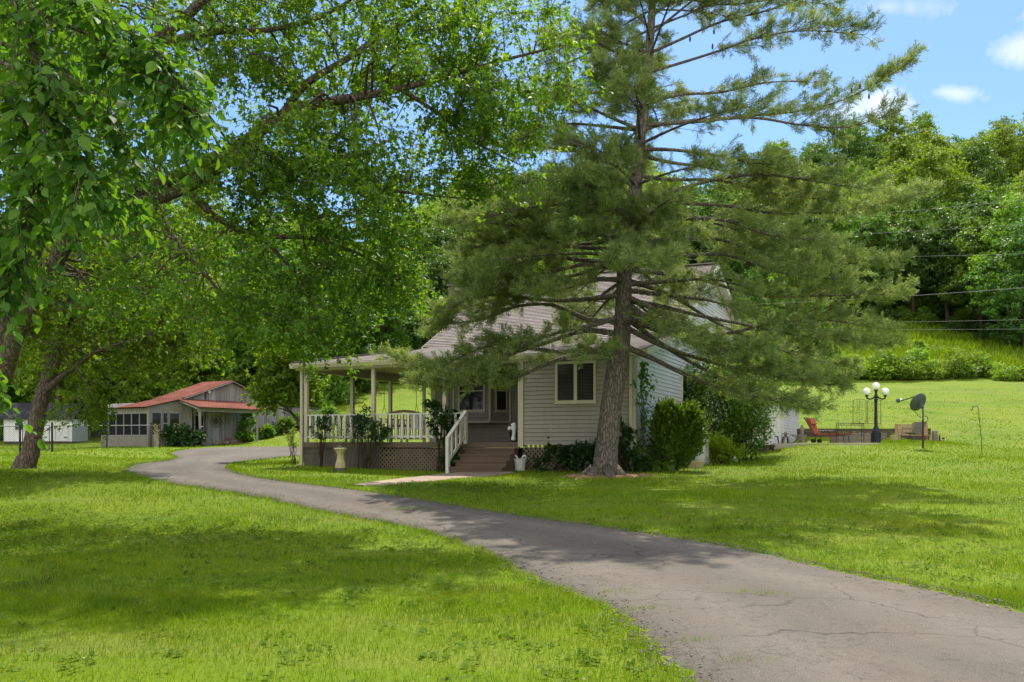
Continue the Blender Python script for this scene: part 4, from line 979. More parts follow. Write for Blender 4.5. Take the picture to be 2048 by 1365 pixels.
shrub('lilac_bush', 'large rounded leafy lilac bush between the gable wall and the rear wing', 'bush', lb, [((-.1,0,1.7),(1.5,1.3,1.3)),((.4,-.3,2.7),(.95,.9,.8)),((-.7,.2,2.6),(.8,.8,.7)),((.2,-.8,.9),(.9,.6,.8)),((.8,.4,2.2),(.8,.8,.7)),((1.2,1.2,2.5),(.8,.9,.6)),((1.7,2.0,2.5),(.7,.8,.5))], 14000, .105, OVATE, M['shrub_mid'], 12, None, .2, .45, -.2, .25, .04)
shrub('dark_bush', 'low dark leafy bush along the lattice under the front window', 'bush', hg(1.75,-.55), [((-.5,0,.3),(.5,.3,.3)),((.15,0,.4),(.55,.3,.36)),((.6,.05,.35),(.4,.3,.35)),((-.05,0,.55),(.5,.25,.25))], 2200, .13, OVATE, M['shrub_dark'], 8)
shrub('corner_bush', 'tall dark leafy bush behind the pine trunk by the corner boards', 'bush', hg(2.95,-.6), [((0,0,.5),(.42,.3,.5)),((.1,0,1.0),(.3,.25,.35)),((.4,0,.35),(.4,.3,.35))], 1500, .13, OVATE, M['shrub_dark'], 7)
shrub('hosta_plant', 'leafy green plant at the foot of the lattice below the corner', 'plant', hg(3.7,.1), [((0,0,.25),(.4,.3,.28)),((.3,0,.4),(.25,.25,.3))], 500, .16, OVATE, M['shrub_mid'], 5)
# shrubs against the porch
shrub('porch_shrub', 'small round dark shrub on a bare stem close to the porch corner post', 'shrub', hg(-6.35,-.35), [((0,0,1.2),(.32,.26,.32)),((.08,0,1.45),(.2,.18,.18))], 700, .075, SIMPLE, M['shrub_dark'], 3, None, .2, .5, -.1, .03, .014)
shrub('rail_shrub', 'broad dark shrub spilling over the middle of the porch railing', 'shrub', hg(-4.75,-.4), [((0,0,1.2),(.56,.3,.36)),((-.2,0,1.42),(.33,.22,.24)),((.4,0,1.05),(.34,.25,.26)),((.02,0,1.85),(.10,.1,.22))], 1700, .085, SIMPLE, M['shrub_dark'], 6, None, .2, .5, -.1, .12, .012)
t = thing('dry_shrub', 'leggy bare stemmed shrub between the two dark porch shrubs', 'shrub', hg(-5.5,-.3)); mb = MB()
for k in range(26):
    x = random.uniform(-.45,.45); mb.tube([(x*.5,random.uniform(-.1,.1),.0),(x*.8+random.uniform(-.08,.08),random.uniform(-.1,.1),.6),(x+random.uniform(-.15,.15),random.uniform(-.12,.12),random.uniform(.95,1.35))], [.006,.004,.002], 4)
mb.build('stem', M['lattice'], t); n = 260
leaves('foliage', np.stack([rng.uniform(-.5,.5,n),rng.uniform(-.15,.15,n),rng.uniform(.7,1.4,n)],1), rdir(n), rdir(n)+np.array([0,0,.6]), rng.uniform(.04,.08,n), SIMPLE, M['shrub_dark'], t)
shrub('stair_shrub', 'tall leafy shrub growing between the lattice and the stair railing', 'shrub', hg(-2.15,-.45), [((-.05,0,1.35),(.35,.28,.45)),((.15,0,.9),(.3,.25,.4)),((-.3,0,1.75),(.25,.2,.3)),((.2,0,.4),(.28,.25,.35))], 1000, .13, OVATE, M['shrub_dark'], 7, None, .2, .55, -.2, .08, .02)
shrub('wispy_shrub', 'thin pale leaved shrub by the downspout at the porch corner', 'shrub', hg(-7.75,.15), [((0,0,.55),(.22,.2,.5)),((-.12,0,.95),(.2,.2,.25))], 330, .07, SIMPLE, M['shrub_olive'], 9, None, .1, .7, .1, .05, .008)
fe = H(-.65, 1.25, 1.5); fn = thing('potted_fern', 'dark potted fern on the porch beside the white statue', 'plant', fe)
MB().lathe([(.12,0),(.17,.02),(.2,.26),(.22,.28),(.2,.3),(.02,.27)], n=16).build('pot', M['black'], fn)
pos, ax, sz = [], [], []
for k in range(70):
    an = random.uniform(0,2*PI); L = random.uniform(.4,.62); e = random.uniform(.3,1.3)
    for m in range(16):
        f = m/15; rr = L*f*math.cos(e*.8); z = .3+L*f*math.sin(e)-.30*f*f
        for s in (-1,1): pos.append((rr*math.cos(an), rr*math.sin(an), z)); ax.append((math.cos(an)*.5-s*math.sin(an), math.sin(an)*.5+s*math.cos(an), -.2)); sz.append(.09*(1.1-f))
n = len(pos); leaves('foliage', np.array(pos), np.array(ax,float), rdir(n)*.4+np.array([0,0,1.]), np.array(sz), NARROW, M['shrub_dark'], fn)
# climber on the corner
vb = hg(3.42, .04); vi = thing('climbing_vine', 'climbing vine with bright leaves up the house corner boards', 'vine', vb)
n = 300; zz = rng.uniform(0,1,n)**.7*2.5+.4; wd = .06+.14*np.sin(zz*2.2)**2
pos = np.stack([rng.normal(0,1,n)*wd*.7+.08, rng.normal(0,1,n)*wd*.6-.08, zz], 1)
leaves('foliage', pos, rdir(n)*.7+np.array([.2,-.2,-.8]), rdir(n)*.6+np.array([.3,-.6,.5]), rng.uniform(.07,.13,n), OVATE, M['shrub_mid'], vi)
mb = MB()
for k in range(5): mb.tube([(random.gauss(0,.05)+.05, -.08+random.gauss(0,.03), z) for z in np.linspace(-.05, 2.9, 9)], .008, 5)
mb.build('stem', M['twig'], vi)
# small tree by the porch end (bright open crown) -----------------------------------------------
rb = gx(607, 31.5); YR = rb.y
def up_(u, v, Y, r): return tuple(P(u, v, Y))+(r,)
broadleaf('small_tree', 'small bright ornamental tree with forked trunk at the end of the porch', 'tree', rb,
  [[tuple(rb+Vector((0,0,-.1)))+(.11,), up_(605,880,YR,.09), up_(601,850,YR,.08), up_(588,832,YR,.06), up_(570,815,YR,.045), up_(545,800,YR,.02)],
   [up_(601,850,YR,.06), up_(604,820,YR,.045), up_(598,790,YR,.03), up_(585,760,YR,.012)], [up_(588,832,YR,.04), up_(575,822,YR-.3,.03), up_(550,815,YR-.5,.012)], [up_(601,850,YR,.04), up_(615,820,YR+.5,.03), up_(622,780,YR+.6,.01)]],
  [blob(560,770,YR,52,45,.9,5), blob(590,735,YR,40,45,.8,4), blob(525,795,YR,30,22,.6,2), blob(605,790,YR+.4,30,40,.6,2), blob(560,710,YR+.3,45,30,.7,3)], 75, 11, 8, .15, MAPLE, M['maple2'], M['bark'], .5, None, .006, 12)

# ------------------------------------------------------------------ lamp, dish, hook, patio
rng = np.random.default_rng(5)
M['globe'] = pm('frosted_globe', (.80,.79,.74), .35, .4, var=.05, vs=4, bs=10, bump=0)
M['lampblack'] = pm('cast_iron', (.014,.016,.02), .45, .4, .3, var=.25, bs=60, bump=.1)
lp = gx(1752, 36.0); lp.z -= .02
la = thing('lamp_post', 'black cast iron lamp post with three white globes on the lawn', 'lamp post', lp)
MB().lathe([(.21,0),(.21,.05),(.195,.07),(.195,.42),(.17,.44),(.16,.5),(.11,.56),(.10,.62),(.075,.66),(.06,.75),(.052,1.6),(.065,1.72),(.075,1.76),(.06,1.8)], n=14).build('post', M['lampblack'], la)
ab = MB().lathe([(.05,1.8),(.07,1.9),(.045,1.98),(.045,2.06),(.08,2.10),(.08,2.13)], n=12)
for s in (-1, 1):
    ab.tube([(s*.04,0,1.86),(s*.14,0,1.80),(s*.26,0,1.76),(s*.36,0,1.80),(s*.37,0,1.87)], [.035,.03,.03,.035,.035], 8); ab.lathe([(.04,1.86),(.075,1.88),(.075,1.91)], (s*.37,0,0), 12)
ab.build('arm', M['lampblack'], la, False)
for c in ((-.37,0,2.06),(.37,0,2.06),(0,0,2.28)): MB().sphere(c, .153, 20, 12).build('globe', M['globe'], la, True)
M['dish'] = pm('dish_grey', (.075,.095,.095), .5, .35, .2, var=.1, vs=3, bs=40, bump=.03)
M['rust'] = pm('rusty_pole', (.085,.05,.035), .8, .25, .3, var=.5, vs=6, bs=60)
dp = gp(1846, 897)
di = thing('satellite_dish', 'dark grey satellite dish on a rusty pole in the lawn', 'satellite dish', dp)
MB().tube([(0,0,-.1),(0,0,1.0)], .035, 10).build('pole', M['rust'], di)
MB().tube([(0,0,1.0),(0,0,1.42),(-.02,.03,1.48)], .028, 10).build('mast', M['dish'], di)
fw = Vector((-.30,.84,.44)).normalized(); q = Vector((0,0,1)).rotation_difference(fw).to_matrix(); dc = Vector((-.08,.10,1.60))
prof = [(.001,0),(.10,.005),(.2,.022),(.28,.045),(.335,.068),(.34,.075),(.33,.072),(.27,.05),(.19,.03),(.001,.012)]
MB().lathe(prof, dc, 28, 0, q).build('reflector', M['dish'], di, True)
ar = MB().bar(dc+q@Vector((-.02,-.30,.02)), dc+Vector((-.62,.30,.06)), .03, .04); hd = dc+Vector((-.62,.30,.10))
ar.bar((0,0,1.42), dc+fw*.0, .09, .09); ar.build('feed_arm', M['dish'], di)
lb_ = MB().sphere(hd, .075, 12, 8, (1,1,1.2)); lb_.build('feed_horn', M['dish'], di, True); MB().sphere(hd+Vector((.08,-.03,.02)), .05, 12, 8).build('feed_cap', M['globe'], di, True)
MB().tube([dc+Vector((-.15,.02,-.28)), (-.2,0,1.18), (-.1,-.03,1.08), (.02,-.04,1.14), (.14,-.02,1.12), (.17,0,.98), (.1,0,.86)], .009, 6).build('cable', M['black'], di)
hk = gp(1965, 914); sh = thing('shepherd_hook', 'thin bent black shepherd hook standing alone in the lawn', 'garden hook', hk)
s_ = 1/66.0
def hz(u, v): return ((u-1965)*s_, 0, (914-v)*s_)
MB().tube([(0,0,-.15),hz(1962,870),hz(1958,830),hz(1957,815),hz(1955,808),hz(1951,805),hz(1946,806),hz(1943,811),hz(1942,815)], .011, 7).tube([hz(1942,815),hz(1940,814),hz(1940,811)], .009, 6).build('rod', M['black'], sh)
# patio slab and timber retaining wall
M['slab'] = pm('patio_concrete', (.42,.38,.32), .85, .2, var=.2, vs=1.5, bs=60, bump=.3)
c4 = [H(5.32,11.6), H(8.7,11.6), H(10.5,19.8), H(5.32,19.8)]
MBp = MB(); MBp.add([(p.x,p.y,z) for z in (1.1,1.465) for p in c4], [(3,2,1,0),(4,5,6,7),(0,1,5,4),(1,2,6,5),(2,3,7,6),(3,0,4,7)])
tag(MBp.build('patio', M['slab']), kind='structure')
M['timber'] = pm('old_timber', (.085,.065,.05), .9, .15, var=.5, vs=3, bs=30, bump=.5, stretch=(.4,3,4), c2=(.03,.024,.02))
M['timber_pale'] = pm('grey_timber', (.20,.17,.14), .9, .15, var=.4, vs=3, bs=30, bump=.5, stretch=(.4,3,4))
wl = thing('retaining_wall', 'long dark timber retaining wall holding the slope behind the patio', 'wall', (0,0,0))
def wallrun(u0, Y0, u1, Y1, name, n=5, z0=1.42, m='timber'):
    a = Vector(((u0-1024)/F*Y0, Y0, 0)); b = Vector(((u1-1024)/F*Y1, Y1, 0)); mb = MB(); L = (b-a).length; d = (b-a)/L
    for k in range(n):
        x = -random.uniform(0,1.2)
        while x < L:
            e = min(x+2.4, L); s = max(x, 0)
            if e-s > .1:
                o_ = random.uniform(-.012,.012); nn = Vector((d.y,-d.x,0))*o_
                mb.bar(a+d*s+nn+Vector((0,0,z0+.075+.148*k)), a+d*(e-.012)+nn+Vector((0,0,z0+.075+.148*k)), .15, .142)
            x += 2.4
    mb.build(name, M[m], wl)
wallrun(1590, 42.2, 1800, 42.2, 'timber_course'); wallrun(1800, 42.24, 1862, 41.6, 'timber_course', 5)
bx = thing('timber_planter', 'low pale grey timber planter box in front of the retaining wall', 'planter', gx(1712, 39.6)); mb = MB()
for k in range(3): mb.bar((-.95,-.3,.07+.145*k),(1.2,-.3,.07+.145*k),.12,.14); mb.bar((1.14,-.22,.07+.145*k),(1.14,.6,.07+.145*k),.12,.14); mb.bar((-.89,-.22,.07+.145*k),(-.89,.6,.07+.145*k),.12,.14)
mb.build('boards', M['timber_pale'], bx); MB().box(-.82,1.06,-.2,.6,.1,.38).build('soil', M['mulch'], bx)
n = 240; leaves('planting', np.stack([rng.uniform(-.8,1.0,n),rng.uniform(-.45,.5,n),rng.uniform(.05,.5,n)],1), rdir(n)+np.array([0,0,.6]), rdir(n), rng.uniform(.05,.12,n), NARROW, M['shrub_olive'], bx)
# orange chaise
M['orange'] = pm('orange_cushion', (.27,.075,.035), .85, .15, var=.2, vs=5, bs=80, bump=.2)
lo = gx(1645, 38.6); ch_ = thing('lounge_chair', 'reclined lounge chair with a rust orange cushion on the patio', 'lounge chair', (lo.x, lo.y, 1.467), -.68); ch_.scale = (1.08,1.08,1.05)
MB().box(-.15,1.02,-.29,.29,.33,.41).build('seat_cushion', M['orange'], ch_)
bm_ = MB().add([(-.16,-.29,.34),(-.16,.29,.34),(-.50,.29,1.04),(-.50,-.29,1.04),(-.24,-.29,.31),(-.24,.29,.31),(-.58,.29,1.0),(-.58,-.29,1.0)], [(0,1,2,3),(7,6,5,4),(0,4,5,1),(1,5,6,2),(2,6,7,3),(3,7,4,0)]); bm_.build('back_cushion', M['orange'], ch_)
bm_ = MB().add([(-.36,-.285,.79),(-.36,.285,.79),(-.47,.285,1.02),(-.47,-.285,1.02),(-.31,-.27,.80),(-.31,.27,.80),(-.42,.27,1.02),(-.42,-.27,1.02)], [(3,2,1,0),(4,5,6,7),(1,5,4,0),(2,6,5,1),(3,7,6,2),(0,4,7,3)]); bm_.build('head_pillow', M['orange'], ch_)
fr = MB()
for s in (-1,1): fr.tube([(1.02,s*.32,.30),(-.2,s*.32,.30),(-.62,s*.32,1.05)], .018, 6).tube([(-.2,s*.32,.3),(0,s*.32,.52),(.35,s*.32,.52),(.42,s*.32,.3)], .015, 6)
fr.tube([(-.62,-.32,1.05),(-.62,.32,1.05)], .018, 6).build('frame', M['black'], ch_)
for x, y in ((.9,-.3),(.9,.3),(-.2,-.3),(-.2,.3)): MB().tube([(x,y,.3),(x+.06,y,0)], .016, 6).build('leg', M['black'], ch_)
for s in (-1,1): MB().lathe([(.09,-.02),(.09,.02)], (-.25,s*.34,.09), 14, 0, Matrix.Rotation(PI/2,3,'X')).build('wheel', M['black'], ch_)
# wire plant stand, trellis
ws = gx(1700, 37.6); st_ = thing('plant_stand', 'black wire plant stand at the edge of the patio', 'plant stand', (ws.x, ws.y, max(ws.z,1.47)), -.1)
fr = MB()
for x in (-.52,.52):
    for y in (-.15,.15): fr.tube([(x,y,0),(x,y,.84)], .012, 6)
fr.tube([(0,-.15,.84),(0,-.15,.35)], .01, 6)
for z in (.35,.76,.84):
    for y in (-.15,.15): fr.tube([(-.52,y,z),(.52,y,z)], .01, 6)
    for x in (-.52,.52): fr.tube([(x,-.15,z),(x,.15,z)], .01, 6)
for k in range(9): x = -.46+.115*k; fr.tube([(x,-.15,.76),(x+.05,-.15,.8),(x,-.15,.84)], .006, 5)
fr.build('frame', M['black'], st_)
tl = gx(1733, 44.0); te = thing('garden_trellis', 'tall black metal garden trellis with scrolled panels on the slope', 'trellis', tl, 0)
for c0, c1, nm in ((-.66,-.02,'panel'),(.06,.70,'panel')):
    fr = MB()
    for x in (c0,c1): fr.tube([(x,0,-.1),(x,0,1.16)], .014, 6)
    cx = (c0+c1)/2; w = (c1-c0)/2
    fr.tube([(cx+w*math.cos(a),0,1.1+.12*math.sin(a)) for a in np.linspace(0,PI,9)], .011, 6)
    for k in range(9):
        z = .1+.115*k
        for s in (-1,1):
            fr.tube([(cx,0,z),(cx+s*w*.35,0,z+.05),(cx+s*w*.5,0,z+.1),(cx+s*w*.35,0,z+.13),(cx+s*w*.25,0,z+.09)], .006, 5); fr.sphere((cx+s*w*.7,0,z+.05), .018, 6, 4)
    fr.tube([(cx,0,0),(cx,0,1.2)], .008, 5).tube([(c0,0,.02),(c1,0,.02)], .01, 5).build(nm, M['black'], te)
# pot, bench, mesh chair and small things at the end of the wall
pp_ = gx(1788, 37.2); po = thing('flower_pot', 'pale clay flower pot between the lamp post and wooden bench', 'pot', (pp_.x,pp_.y,pp_.z-.01))
MB().lathe([(.09,0),(.11,.01),(.15,.16),(.155,.27),(.165,.28),(.165,.31),(.145,.31),(.13,.25),(.02,.24)], n=20).build('pot_body', M['concrete'], po, True)
n = 40; leaves('plant', np.stack([rng.normal(0,.05,n),rng.normal(0,.05,n),rng.uniform(.22,.42,n)],1), rdir(n)+np.array([0,0,.8]), rdir(n), rng.uniform(.05,.1,n), NARROW, M['shrub_mid'], po)
M['pine_board'] = pm('weathered_pine_board', (.34,.24,.14), .8, .2, var=.3, vs=4, bs=40, bump=.3, stretch=(1,5,5))
bb = gx(1828, 38.4); ben = thing('wooden_bench', 'tan board bench with high plank back at the end of the timber wall', 'bench', bb, -.1)
for k in range(4): MB().box(-.62,.62,.18,.21,.34+.115*k,.445+.115*k).build('back_board', M['pine_board'], ben)
MB().box(-.66,.66,-.22,.17,.30,.335).build('seat', M['pine_board'], ben)
for x in (-.66,.6): MB().box(x-.04,x+.04,.215,.29,0,.82).box(x-.04,x+.04,-.2,-.12,0,.298).build('end_post', M['pine_board'], ben)
M['mesh'] = pm('sling_mesh', (.16,.15,.11), .8, .2, var=.2, vs=20, bs=200, bump=.4)
mc = gx(1825, 36.3); mch = thing('patio_chair', 'metal framed sling patio chair in front of the tan bench', 'chair', mc, .5)
MB().add([(-.24,-.26,.42),(-.24,.26,.42),(.25,.26,.36),(.25,-.26,.36),(-.24,-.26,.40),(-.24,.26,.40),(.25,.26,.34),(.25,-.26,.34)], [(3,2,1,0),(4,5,6,7),(1,5,4,0),(2,6,5,1),(3,7,6,2),(0,4,7,3)]).build('seat', M['mesh'], mch)
MB().add([(.25,-.26,.37),(.25,.26,.37),(.45,.26,.86),(.45,-.26,.86),(.27,-.26,.36),(.27,.26,.36),(.47,.26,.855),(.47,-.26,.855)], [(0,1,2,3),(7,6,5,4),(0,4,5,1),(1,5,6,2),(2,6,7,3),(3,7,4,0)]).build('back', M['mesh'], mch)
for s in (-1,1):
    MB().tube([(-.3,s*.29,0),(-.26,s*.29,.43),(-.22,s*.29,.62),(.3,s*.29,.58)], .015, 6).tube([(.38,s*.29,0),(.2,s*.29,.38),(.46,s*.29,.88)], .015, 6).build('side_frame', M['dish'], mch)
def post(name, label, cat, u, Y, w, d, h, m, cap=True):
    p = gx(u, Y); t = thing(name, label, cat, p, random.uniform(-.2,.2)); mb = MB().box(-w/2,w/2,-d/2,d/2,-.05,h)
    if cap: mb.add([(-w/2,-d/2,h+.001),(w/2,-d/2,h+.001),(w/2,d/2,h+.001),(-w/2,d/2,h+.001),(0,0,h+.05)], [(0,1,4),(1,2,4),(2,3,4),(3,0,4)])
    mb.build('body', M[m], t); return t
post('stone_slab', 'upright grey stone slab past the end of the tan bench', 'slab', 1870, 37.5, .20, .12, .50, 'timber_pale')
post('wooden_stake', 'thin dark wooden stake standing beyond the grey stone slab', 'stake', 1879, 37.2, .05, .05, .32, 'rust')
ur = gx(1886.5, 37.4); u_ = thing('stone_urn', 'tiny stone urn with dark top beside the wooden stake', 'urn', ur)
MB().lathe([(.08,0),(.1,.02),(.05,.05),(.1,.12),(.11,.16),(.05,.17)], n=14).build('urn_body', M['concrete'], u_); MB().sphere((0,0,.2), .06, 10, 7).build('top', M['twig'], u_)
# lantern, folding table, statue, black chair, log bench by the rear wing door
M['old_stone'] = pm('weathered_stone', (.22,.19,.14), .9, .15, var=.4, vs=6, bs=60, bump=.5)
q_ = gx(1571.5, 36.4); sl_ = thing('stone_lantern', 'small stone pagoda lantern by the white rear wing', 'lantern', (q_.x,q_.y,1.466))
MB().add([(-.15,-.1,0),(-.09,-.1,0),(-.05,-.1,.24),(-.09,-.1,.24),(-.15,.1,0),(-.09,.1,0),(-.05,.1,.24),(-.09,.1,.24)],[(0,1,2,3),(7,6,5,4),(0,4,5,1),(1,5,6,2),(2,6,7,3),(3,7,4,0)]).add([(.15,-.1,0),(.09,-.1,0),(.05,-.1,.24),(.09,-.1,.24),(.15,.1,0),(.09,.1,0),(.05,.1,.24),(.09,.1,.24)],[(3,2,1,0),(4,5,6,7),(1,5,4,0),(2,6,5,1),(3,7,6,2),(0,4,7,3)]).lathe([(.13,.241),(.10,.27),(.06,.28),(.06,.36),(.08,.37)], n=8).build('stand', M['old_stone'], sl_)
MB().lathe([(.17,.371),(.16,.385),(.07,.42),(.05,.45),(.02,.47)], n=8).build('cap', M['old_stone'], sl_)
q_ = gx(1597, 36.9); ft = thing('folding_table', 'small folding wooden table with crossed legs on the patio', 'table', (q_.x,q_.y,1.466), .1)
MB().box(-.27,.27,-.2,.2,.33,.355).build('top', M['timber_pale'], ft)
for s in (-1,1): MB().bar((-.22,s*.16,0),(.2,s*.16,.328),.03,.025).bar((.22,s*.13,0),(-.2,s*.13,.328),.03,.025).build('leg', M['timber_pale'], ft)
q_ = gx(1604, 38.4); gs = thing('stone_figure', 'weathered stone figure on a pedestal urn behind the folding table', 'statue', (q_.x,q_.y,1.466))
MB().lathe([(.14,0),(.16,.03),(.11,.06),(.15,.2),(.18,.32),(.16,.34)], n=16).build('pedestal', M['old_stone'], gs)
skin('body', [((0,0,.35),.085),((0,0,.45),.07),((.01,0,.58),.062),((0,0,.68),.068),((0,0,.75),.03),((0,0,.80),.042),((-.08,0,.66),.026),((-.07,-.04,.55),.022),((.08,0,.66),.026),((.09,-.03,.55),.022)], [(0,1),(1,2),(2,3),(3,4),(4,5),(3,6),(6,7),(3,8),(8,9)], M['old_stone'], gs)
q_ = gx(1548, 34.6); bc = thing('garden_stool', 'small black metal stool by the rear wing corner board', 'stool', (q_.x,q_.y,1.466), HA)
MB().box(-.16,.16,-.14,.14,.25,.28).build('seat', M['black'], bc)
for sx in (-1,1):
    for sy in (-1,1): MB().tube([(sx*.13,sy*.11,.25),(sx*.18,sy*.14,0)], .014, 6).build('leg', M['black'], bc)
q_ = gp(1537, 904); lo_ = thing('log_bench', 'rough dark log bench beside the patio slab', 'bench', q_, -.2)
MB().tube([(-.22,0,.22),(0,.01,.2),(.22,0,.22)], [.05,.055,.05], 9, True, .08).build('seat', M['timber'], lo_)
for s in (-1,1): MB().tube([(s*.14,0,.2),(s*.2,0,-.04)], .035, 8, True, .08).build('leg', M['timber'], lo_)
# utility pole hidden behind the pine and the wires that run from it past the house ----------------------
M['pole'] = pm('pole_wood', (.13,.10,.075), .9, .15, var=.3, vs=3, bs=40, bump=.3, stretch=(5,5,.4))
PX = gx(1256, 62.0); pz = PX.z
up_pole = thing('utility_pole', 'wooden utility pole hidden behind the pine trunk', 'pole', PX)
tops = [457, 482, 518, 606, 634, 651]
MB().tube([(0,0,-.3),(0,0,P(0,448,62).z-pz)], [.16,.12], 10).build('shaft', M['pole'], up_pole)
M['wire'] = pm('aluminium_wire', (.15,.155,.155), .7, .3, .2, var=.1)
for k, ((u0,v0),(u1,v1)) in enumerate([((1256,457),(2500,352)),((1256,484),(2500,415)),((1256,520),(2500,494)),((1256,616),(2500,536)),((1256,648),(2500,628)),((1256,653),(2500,652))]):
    a = P(u0, v0, 61.8); b = P(u1, v1, 40.0); n = 14; pts = []
    for i in range(n+1):
        f = i/n; p = a.lerp(b, f); p.z -= 4*f*(1-f)*[.35,.3,.15,.35,.15,.2][k]; pts.append(p)
    o = MB().tube(pts, .0065 if k != 3 else .011, 5).build('power_line', M['wire'], None)
    tag(o, ['topmost overhead power wire crossing in front of the wooded hill','second overhead power wire from the top before the wooded hill','third overhead power wire from the top before the wooded hill','thick twisted overhead cable sagging before the dark trees','second lowest overhead wire just above the hillside field','lowest overhead wire skimming the hillside field'][k], 'power line', 'overhead power lines')
# ------------------------------------------------------------------ old barn with lean-to
KA = math.atan2(.858, .513); K = Vector((-19.26, 47.7, 0)); KX = Vector((.513,.858,0)); KY = Vector((-.858,.513,0)); KG = 1.2
def board_mat():
    t = NT('weathered_board'); v = t.coord((1,1,.12)); g = t.n('ShaderNodeNewGeometry')
    c = t.ramp(t.noise(v, 9, 6, .65), [(.28, (.10,.088,.08)), (.5, (.25,.23,.215)), (.75, (.40,.38,.36))])
    c = t.mix(c, t.ramp(g.outputs['Random Per Island'], [(0, (.15,.125,.105)), (.5, (.30,.275,.25)), (1, (.43,.41,.385))]), .5)
    return t.end(t.principled(c, .95, .1, 0, t.bump(t.noise(v, 40, 3), .6, .02)))
M['board'] = board_mat()
def redmetal(name, c1, c2):
    t = NT(name); v = t.coord(); c = t.ramp(t.noise(v, .9, 6, .65), [(.3, c2), (.65, c1)]); c = t.mix(c, (.09,.045,.028), t.ramp(t.noise(t.coord((.5,2,1)), 2.2, 6, .75), [(.47, 0), (.64, .85)]))
    return t.end(t.principled(c, .8, .12, 0, t.bump(t.noise(v, 30, 3), .1, .01)))
M['redroof'] = redmetal('red_painted_metal', (.25,.085,.06), (.15,.05,.032)); M['greyroof'] = redmetal('bare_metal', (.27,.26,.24), (.16,.15,.14))
M['screen'] = pm('screen_mesh', (.014,.015,.015), .8, .04, var=.3, vs=2, bs=200)
M['offwhite'] = pm('offwhite_board', (.23,.215,.175), .7, .25, var=.25, vs=2, bs=40, bump=.15, stretch=(3,3,.5))
M['greytrim'] = pm('grey_painted_trim', (.24,.245,.245), .65, .25, var=.25, vs=3, bs=50, bump=.1)
barn = thing('old_barn', 'weathered board barn with red metal roof and a screened lean to', 'barn', K, KA)
bpart = lambda nm, mb, m, par=None: mb.build(nm, M[m], par or barn)
RB = [(-.35,3.40),(2.1,3.98),(5.53,5.12),(8.6,4.08)]
def zb(x):
    for (a, b), (c, e) in zip(RB[:-1], RB[1:]):
        if x <= c: return b+(e-b)*(x-a)/(c-a)
    return RB[-1][1]
rs = random.Random(3)
def planks(mb, x0, x1, y, zlo, zhi, hole=()):
    x = x0
    while x < x1-.02:
        w = min(rs.uniform(.14,.27), x1-x); o = rs.uniform(0,.018); z1 = lambda q: zhi(q) if callable(zhi) else zhi
        zz = zlo+rs.uniform(-.04,.06)
        if not any(a-.05 < x+w/2 < b+.05 for a, b in hole):
            mb.add([(x,y-o-.02,zz),(x+w-.012,y-o-.02,zz),(x+w-.012,y,zz),(x,y,zz),(x,y-o-.02,z1(x)),(x+w-.012,y-o-.02,z1(x+w)),(x+w-.012,y,z1(x+w)),(x,y,z1(x))], [(0,3,2,1),(4,5,6,7),(0,1,5,4),(1,2,6,5),(2,3,7,6),(3,0,4,7)])
        x += w
    return mb
bpart('front_wall', planks(MB(), 2.1, 8.3, 0, 1.3, lambda x: zb(x)-.08, [(2.9,3.62)]), 'board')
bpart('front_wall', planks(MB(), 2.88, 3.66, 0, 3.12, lambda x: zb(x)-.08), 'board')
bpart('side_wall', planks(MB(), 8.35, 13.2, .02, 1.35, 3.75), 'board')
bpart('back_wall', MB().box(0.05,.85,3.95,4.0,1.2,3.35).box(.85,.9,2.25,4.0,1.2,3.6).box(.9,8.3,2.2,2.25,1.2,3.68).box(8.25,8.3,.05,2.2,1.2,4.0).box(13.1,13.15,.05,2.2,1.2,3.7), 'board')
def metal(x0, z0, x1, z1, y0, y1, rib=.23, ax='x'):
    """ribbed sheet: slopes along x between (x0,z0),(x1,z1), from y0 to y1"""
    mb = MB(); n = max(1, int((y1-y0)/rib)); st = (y1-y0)/n
    for k in range(n):
        y = y0+k*st; pr = [(y,0),(y+st*.36,0),(y+st*.42,.022),(y+st*.58,.022),(y+st*.64,0),(y+st,0)]
        vs = [(x0,a,z0+h) for a,h in pr]+[(x1,a,z1+h) for a,h in pr]
        mb.add(vs, [(i,i+1,7+i,6+i) for i in range(5)])
        mb.add([(x,a,z-.02) for x,z in ((x0,z0),(x1,z1)) for a in (y,y+st)], [(0,2,3,1)])
    return mb
bpart('roof', metal(2.1,3.98,5.53,5.12,-.25,2.4), 'redroof'); bpart('roof', metal(5.53,5.12,8.75,4.03,-.25,2.4), 'redroof')
bpart('lean_to_roof', metal(-.35,3.40,2.15,3.97,-.2,2.3), 'redroof'); bpart('lean_to_roof', metal(-.35,3.40,.9,3.687,2.31,4.3), 'greyroof')
bpart('rear_roof', metal(8.0,4.0,13.4,3.7,-.15,2.6), 'greyroof')
bpart('fascia', MB().bar((2.1,-.24,3.93),(5.53,-.24,5.06),.03,.12,(0,1,0)).bar((5.53,-.241,5.06),(8.72,-.241,3.98),.03,.12,(0,1,0)), 'board')
